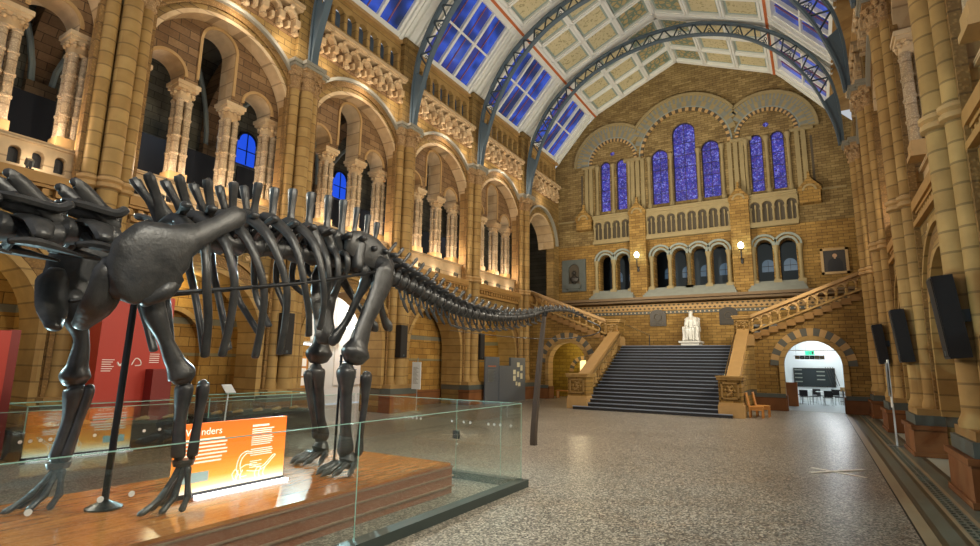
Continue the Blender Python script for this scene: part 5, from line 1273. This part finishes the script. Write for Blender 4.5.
# passage behind the left stair arch: yellow lit bricks
p = MB(); p.box(-15.2, -10.9, 32.6, 32.7, 0, 3.6); p.box(-15.2, -15.1, 30.3, 32.6, 0, 3.6); o = struct(p.build('wall_passage', M['brickP'])) if 'brickP' in M else struct(p.build('wall_passage', M['brickY']))
MB().ring(-12.75, 1.6, .75, 1.0, 32.5, 32.6, lambda u, d, z: (u, d, z), seg=14, mfn=lambda i: i % 2).build('passage_arch', [M['slatedk2'], M['plain']], o)
MB().wall(-13.05, -12.03, 0, lambda u: 1.6 + sqrt(max(0, .72 ** 2 - (u + 12.75) ** 2)), 32.58, 32.6, [], lambda u, d, z: (u, d, z)).build('lit_doorway', M['lampwall'], o)
# ------------------------------------------------------------------ bright cafe behind the right stair arch
fw = lambda u, d, z: (u, d, z)
r = MB(); r.wall(-3.2, 5, 0, 4.2, 40.5, 40.7, [], fw); r.box(-3.2, -3.1, 31.5, 40.6, 0, 4.2); r.box(4.9, 5, 31.5, 40.6, 0, 4.2); cafe = struct(r.build('wall_cafe', M['whitep']))
struct(MB().box(-3.2, 5, 30.3, 40.6, 4.1, 4.2).build('ceiling_cafe', M['whitep'])); struct(MB().box(-3.1, 4.9, 30.3, 40.5, 0, .006).build('floor_cafe', M['fcafe']))
MB().box(-3.2, -1.75, 31.4, 31.5, 0, 4.2).box(1.4, 5, 31.4, 31.5, 0, 4.2).build('front_wall', M['whitep'], cafe)
o = struct(MB().box(-1.34, .86, 40.44, 40.5, .9, 2.02).build('window_40', M['cafewin'])); f = MB()
for x0, x1, z0, z1 in ((-1.38, -1.32, .86, 2.06), (.84, .9, .86, 2.06), (-1.38, .9, 2.0, 2.06), (-1.38, .9, .86, .92)): f.box(x0, x1, 40.4, 40.46, z0, z1)
for i in range(4): f.rbox((.55 + i * .13, 40.43, 1.55), (.03, .02, 1.2), Matrix.Rotation(-.25, 3, 'Y'))
f.build('window_frame', M['bronze'], o); f = MB()
for i in range(4): f.box(-1.35, -.9, 40.43, 40.44, 1.15 + i * .25, 1.22 + i * .25)
for i in range(3): f.box(-.1, .35, 40.43, 40.44, 1.3 + i * .25, 1.37 + i * .25)
f.build('reflected_shelf', M['slatelt'], o)
t = thing('exit_sign', 'green illuminated exit sign hanging inside the right stair arch', 'sign', (-.3, 33, 2.75)); M['exit'] = flat_mat('exit_green', '#1f7a58', .4, emit='#3fe0a8', estr=1.6)
MB().box(-.52, -.1, 32.97, 33.03, 2.72, 2.93).build('box', M['exit'], t); m = MB(); m.ball((-.33, 32.965, 2.88), (.025, .008, .025), u=8, w=6); m.tube([(-.33, 32.965, 2.85), (-.36, 32.965, 2.8), (-.31, 32.965, 2.77), (-.33, 32.965, 2.74)], .012, 6); m.tube([(-.38, 32.965, 2.83), (-.33, 32.965, 2.84), (-.28, 32.965, 2.82)], .01, 6); m.box(-.22, -.14, 32.964, 32.97, 2.75, 2.9); m.build('running_figure', M['text'], t)
f = MB()
for x in (-.48, -.14): f.tube([(x, 33, 2.93), (x + .02, 33, 4.1)], .006, 5)
f.build('hanger', M['steel'], t)
t = thing('hanging_board', 'hanging direction board of dark and tan squares under the green exit sign', 'sign', (-.33, 33.1, 2.5))
for i in range(6): MB().box(-1.0 + i * .225, -.79 + i * .225, 33.08, 33.12, 2.5, 2.68).build('square', M['frame'] if i in (0, 4, 5) else M['casebase'], t)
m = MB()
for i in range(6): m.box(-.95 + i * .225, -.85 + i * .225, 33.07, 33.08, 2.57, 2.6)
m.box(-1.02, .37, 33.09, 33.11, 2.68, 2.7); m.build('frame', M['steel'], t)
f = MB()
for x in (-.95, .3): f.tube([(x, 33.1, 2.7), (x, 33.1, 4.1)], .006, 5)
f.build('hanger', M['steel'], t)
tag(MB().box(-1.75, -1.02, 33.6, 33.75, 0, 1.22).box(-1.78, -1.0, 33.57, 33.78, 1.22, 1.26).build('partition', M['woodr']), 'reddish wooden partition at the left side of the bright cafe doorway', 'partition') if 'woodr' in M else None
def ctable(x, y, lab):
    t = thing('cafe_table', lab, 'table', (x, y, 0), 'cafe tables'); MB().lathe([(.4, .72), (.42, .735), (.4, .75)], x, y, 0, 18).build('table_top', M['whitep'], t); MB().lathe([(.22, .006), (.22, .02), (.03, .04), (.03, .72)], x, y, 0, 10).build('pedestal', M['steel'], t)
def cchair(x, y, a, lab):
    t = thing('cafe_chair', lab, 'chair', (x, y, 0), 'cafe chairs'); R = Matrix.Rotation(a, 3, 'Z'); o = V((x, y, 0))
    MB().rbox(o + V((0, 0, .45)), (.42, .42, .035), R).build('seat', M['black'], t); MB().rbox(o + R @ V((0, .2, .66)), (.42, .03, .34), R).build('backrest', M['black'], t)
    for a_, b_ in ((-1, -1), (1, -1), (-1, 1), (1, 1)): MB().tube([o + R @ V((a_ * .18, b_ * .18, .44)), o + R @ V((a_ * .21, b_ * .21, .006))], .012, 6).build('leg', M['steel'], t)
for x, y, w in ((-.9, 36.2, 'nearer left'), (.2, 36.0, 'nearer right'), (-.4, 38.6, 'farther')): ctable(x, y, f'round white cafe table in the bright room, {w} one')
for x, y, a, w in ((-.1, 37.4, .4, 'before the farther table'), (.75, 37.3, -.3, 'beside the white cabinet'), (-.75, 35.4, 2.9, 'in front of the left table'), (-1.5, 36.3, 1.4, 'left of the left table'), (-.25, 36.1, -1.2, 'between the two nearer tables'), (.35, 35.2, 3.3, 'in front of the right table'), (.9, 36.2, -1.5, 'right of the right table'), (-1.1, 38.5, 1.5, 'left of the farther table'), (.4, 38.4, -1.6, 'right of the farther table')): cchair(x, y, a, f'black cafe chair with steel legs {w} in the bright room')
t = thing('drawer_cabinet', 'small white cabinet with a box on top against the cafe doorway', 'cabinet', (1.05, 35.0, 0)); MB().box(.95, 1.4, 36.8, 37.3, 0, .75).build('body', M['whitep'], t); MB().box(1.0, 1.3, 36.9, 37.2, .75, .98).build('box', M['frame'], t); m = MB()
for i in range(3): m.box(.94, 1.41, 36.78, 36.8, .2 + i * .2, .22 + i * .2)
m.build('drawer_gap', M['black'], t)

# ------------------------------------------------------------------ seated marble statue on the landing
S = 1.28; sx0, sy0, sz0 = -6.28, 33.45, 3.5
t = thing('statue', 'white marble statue of a bearded man seated in a chair on the stair landing', 'statue', (sx0, sy0, 3.12))
m = MB(); m.box(sx0 - .5, sx0 + .5, 32.75, 34.0, 3.12, 3.4); m.box(sx0 - .62, sx0 + .58, 32.65, 34.05, 3.4, 3.5); m.build('pedestal', M['marble'], t)
m = MB(); bxx = lambda *a: m.box(sx0 + a[0], sx0 + a[1], sy0 + a[2], sy0 + a[3], sz0 + a[4], sz0 + a[5])
bxx(-.4, .4, -.3, .4, .0, .62); bxx(-.42, .42, .3, .42, .6, 1.36); bxx(-.46, -.34, -.36, .36, .6, .86); bxx(.34, .46, -.36, .36, .6, .86); m.tube([(sx0 - .4, sy0 + .36, sz0 + 1.34), (sx0, sy0 + .36, sz0 + 1.46), (sx0 + .4, sy0 + .36, sz0 + 1.34)], .07, 8, sub=4)
for s in (-1, 1): m.tube([(sx0 + s * .4, sy0 - .38, sz0 + .8), (sx0 + s * .4, sy0 - .42, sz0 + .4), (sx0 + s * .4, sy0 - .38, sz0)], [.07, .045, .07], 8, sub=3)
m.build('chair', M['marble'], t)
vs = [(0, .0, .56, .17, .15), (0, .03, .8, .17, .14), (0, .04, 1.02, .2, .15), (0, .0, 1.17, .07, .07), (0, -.03, 1.25, .08, .09), (0, -.04, 1.34, .09, .105), (0, -.02, 1.43, .06, .07)]
ed = [(0, 1), (1, 2), (2, 3), (3, 4), (4, 5), (5, 6)]
for s in (-1, 1):
    b = len(vs)
    vs += [(s * .19, .03, 1.06, .085, .085), (s * .27, -.02, .8, .068, .068), (s * .2, -.26, .68, .05, .05), (s * .15, -.36, .655, .045, .03), (s * .11, -.06, .56, .11, .11), (s * .13, -.42, .58, .09, .09), (s * .14, -.4, .3, .065, .07), (s * .14, -.38, .09, .045, .05), (s * .16, -.54, .045, .045, .035)]
    ed += [(2, b), (b, b + 1), (b + 1, b + 2), (b + 2, b + 3), (0, b + 4), (b + 4, b + 5), (b + 5, b + 6), (b + 6, b + 7), (b + 7, b + 8)]
    for q in range(5):
        i0 = len(vs); fx = s * .15 + (q - 2) * .018; vs += [(fx, -.4, .645, .012, .012), (fx, -.435 + .008 * abs(q - 2), .625, .01, .01), (fx, -.445 + .01 * abs(q - 2), .6, .008, .008)]
        ed += [(b + 3, i0), (i0, i0 + 1), (i0 + 1, i0 + 2)]
me = bpy.data.meshes.new('body'); me.from_pydata([(x * S, y * S, z * S) for x, y, z, a, c in vs], ed, []); body = bpy.data.objects.new('body', me); C.objects.link(body); body.parent = t; body.location = (0, 0, sz0 - 3.12); me.materials.append(M['marble'])
sk = body.modifiers.new('Skin', 'SKIN'); sk.use_smooth_shade = True
for i, v_ in enumerate(vs): me.skin_vertices[0].data[i].radius = (v_[3] * S, v_[4] * S)
me.skin_vertices[0].data[0].use_root = True
sb = body.modifiers.new('Sub', 'SUBSURF'); sb.levels = 1; sb.render_levels = 2
L = lambda x, y, z: V((sx0 + x * S, sy0 + y * S, sz0 + z * S))
m = MB(); m.tube([L(0, -.13, 1.3), L(0, -.15, 1.22), L(0, -.15, 1.1), L(0, -.14, 1.0)], [(.05, .07), (.06, .09), (.055, .075), (.02, .03)], 10, up=(0, 1, 0), sub=3); m.build('beard', M['marble'], t)
m = MB(); m.ball(L(0, -.165, 1.34), (.02, .035, .04), u=8, w=6)
for s in (-1, 1): m.ball(L(s * .04, -.14, 1.375), (.025, .02, .015), u=8, w=6); m.ball(L(s * .095, -.03, 1.35), (.015, .03, .045), u=8, w=6)
m.tube([L(-.035, -.15, 1.295), L(0, -.16, 1.298), L(.035, -.15, 1.295)], .012, 6); m.build('face', M['marble'], t)
m = MB()
for s in (-1, 1):
    m.tube([L(s * .16, -.1, 1.0), L(s * .2, -.2, .7), L(s * .26, -.3, .5), L(s * .27, -.34, .2), L(s * .28, -.36, .06)], [(.05, .1), (.05, .1), (.06, .08), (.05, .1), (.04, .11)], 10, up=(0, 1, 0), sub=4)
m.tube([L(0, -.16, .62), L(0, -.4, .56), L(0, -.42, .3), L(.02, -.4, .08)], [(.06, .12), (.05, .12), (.04, .1), (.03, .1)], 10, up=(0, 1, 0), sub=4)
m.build('coat', M['marble'], t)
# ================================================================== CAMERA AND LIGHT
cam = bpy.data.cameras.new('camera'); co = bpy.data.objects.new('camera', cam); C.objects.link(co)
R3 = Matrix(((0.8542112219911417, 0.0746706719069255, 0.5145361784960981), (0.5196953948876702, -0.15210596923541567, -0.8407023674615788), (0.01548821348473678, 0.9855394791077235, -0.16873663017592874)))
co.matrix_world = Matrix.Translation((0, 0, 2)) @ R3.to_4x4()
cam.sensor_width = 36; cam.lens = 530.6 / 980 * 36; cam.clip_end = 200; cam.clip_start = .05
bpy.context.scene.camera = co
def point(name, loc, power, col, r=.1):
    l = bpy.data.lights.new(name, 'POINT'); l.energy = power; l.color = col; l.shadow_soft_size = r
    o = bpy.data.objects.new(name, l); o.location = loc; C.objects.link(o); return o
def spot(name, loc, tgt, power, col, ang=60, blend=.5, r=.08):
    l = bpy.data.lights.new(name, 'SPOT'); l.energy = power; l.color = col; l.shadow_soft_size = r; l.spot_size = radians(ang); l.spot_blend = blend
    o = bpy.data.objects.new(name, l); o.location = loc; o.rotation_euler = (V(tgt) - V(loc)).to_track_quat('-Z', 'Y').to_euler(); C.objects.link(o); return o
WARM, PINK, COOL, CYAN = (1, .91, .72), (1, .86, .72), (.85, .95, 1), (.62, .95, 1)
# uplights in every gallery bay
for k in (-1, 0, 1, 2, 3):
    c = bay_c(k)
    for du in (-1.5, 0, 1.5): point('gallery_uplight', frL(c + du, .3, 7.25), 58, PINK, .06)
    for du in (-1.5, -.2, 1.3): point('floodlight_glow', frL(c + du + .12, -.06, 6.42), 7, PINK, .03)
    point('gallery_dim', frL(c, 2.6, 9.8), 28, (.55, .75, 1), .2)
    for du in (-1.9, 0, 1.9): point('corbel_uplight', frL(c + du, -.55, 12.95), 32, PINK, .015)
point('arch_uplight', frL(31.25, .3, 8.2), 60, PINK, .08); point('corbel_uplight', frL(31.25, -.5, 12.95), 22, PINK, .05)
for k in (0, 1, 2, 3):
    c = bay_c(k)
    for du in (-1.3, 1.3): point('gallery_uplight', frR(c + du, .3, 7.25), 40, PINK, .06)
# nave floodlights on the ledges, pointing across the hall
for y in (3, 9, 15, 21, 27):
    spot('nave_flood', (1.6, y, 7.6), (-15, y + 1, 1.5), 1900, WARM, 130, .8, .3)
    spot('nave_flood', (-14.3, y, 7.2), (2, y + 2, 4), 1000, WARM, 110, .8, .3)
for y in (4, 12, 20, 27): spot('roof_fill', (-6.5, y, 6.5), (-6.5, y + 5, 22), 1500, (1, .96, .88), 120, .8, .4)  # added fill that brightens the roof, no fixtures hang in mid-nave
spot('end_wall_fill', (-12, 21, 7.2), (-6.4, 34, 11.5), 3600, WARM, 85, .8, .3); spot('end_wall_fill', (-1, 21, 7.2), (-6.4, 34, 11.5), 3600, WARM, 85, .8, .3)  # added fill for the dark gable, hung in mid-air without fixtures
# cool lamps on the dinosaur
spot('dinosaur_lamp', (-13.6, -.5, 5.2), (-6.3, 4.0, 3.2), 4200, CYAN, 50, .6, .05); spot('dinosaur_lamp', (-13.9, 11.5, 5.2), (-6.3, 7.5, 3.0), 3600, CYAN, 55, .6, .05); spot('dinosaur_lamp', (-8.0, 2.0, .5), (-6.4, 3.0, 3.4), 450, CYAN, 85, .6, .006)
spot('dinosaur_lamp', (1.0, 3.0, 8.0), (-6.0, 4.5, 3.0), 350, COOL, 50, .7, .2)
for u in (XM - 3.05, XM + 3.05): point('wall_lamp_glow', (u, YB - .82, 9.05), 170, (.72, 1, .93), .16)
point('cafe_light', (1, 36, 3.7), 210, (.9, .96, 1), .4); point('cafe_light', (.3, 39, 3.7), 110, (.9, .96, 1), .4); point('passage_light', (-12.6, 31.2, 3.0), 80, (1, .85, .5), .1)
for y in (14.5, 19.5): point('side_room_light', frL(y, 3.0, 4.6), 330, (1, .98, .95), .05)
point('recess_light', frL(bay_c(0), 1.2, 4.3), 40, (1, .85, .5), .15); point('recess_light', frL(bay_c(3), 2.4, 4.3), 90, (1, .88, .45), .15); point('recess_light', frL(bay_c(-1), 1.2, 4.3), 50, (1, .85, .5), .15)
wd = bpy.data.worlds.new('world'); bpy.context.scene.world = wd; wd.use_nodes = True
bg = wd.node_tree.nodes['Background']; bg.inputs[0].default_value = (.55, .58, .62, 1); bg.inputs[1].default_value = .9
vs_ = bpy.context.scene.view_settings; vs_.view_transform = 'Standard'; vs_.look = 'None'; vs_.gamma = 1; vs_.use_curve_mapping = False; vs_.exposure = 0
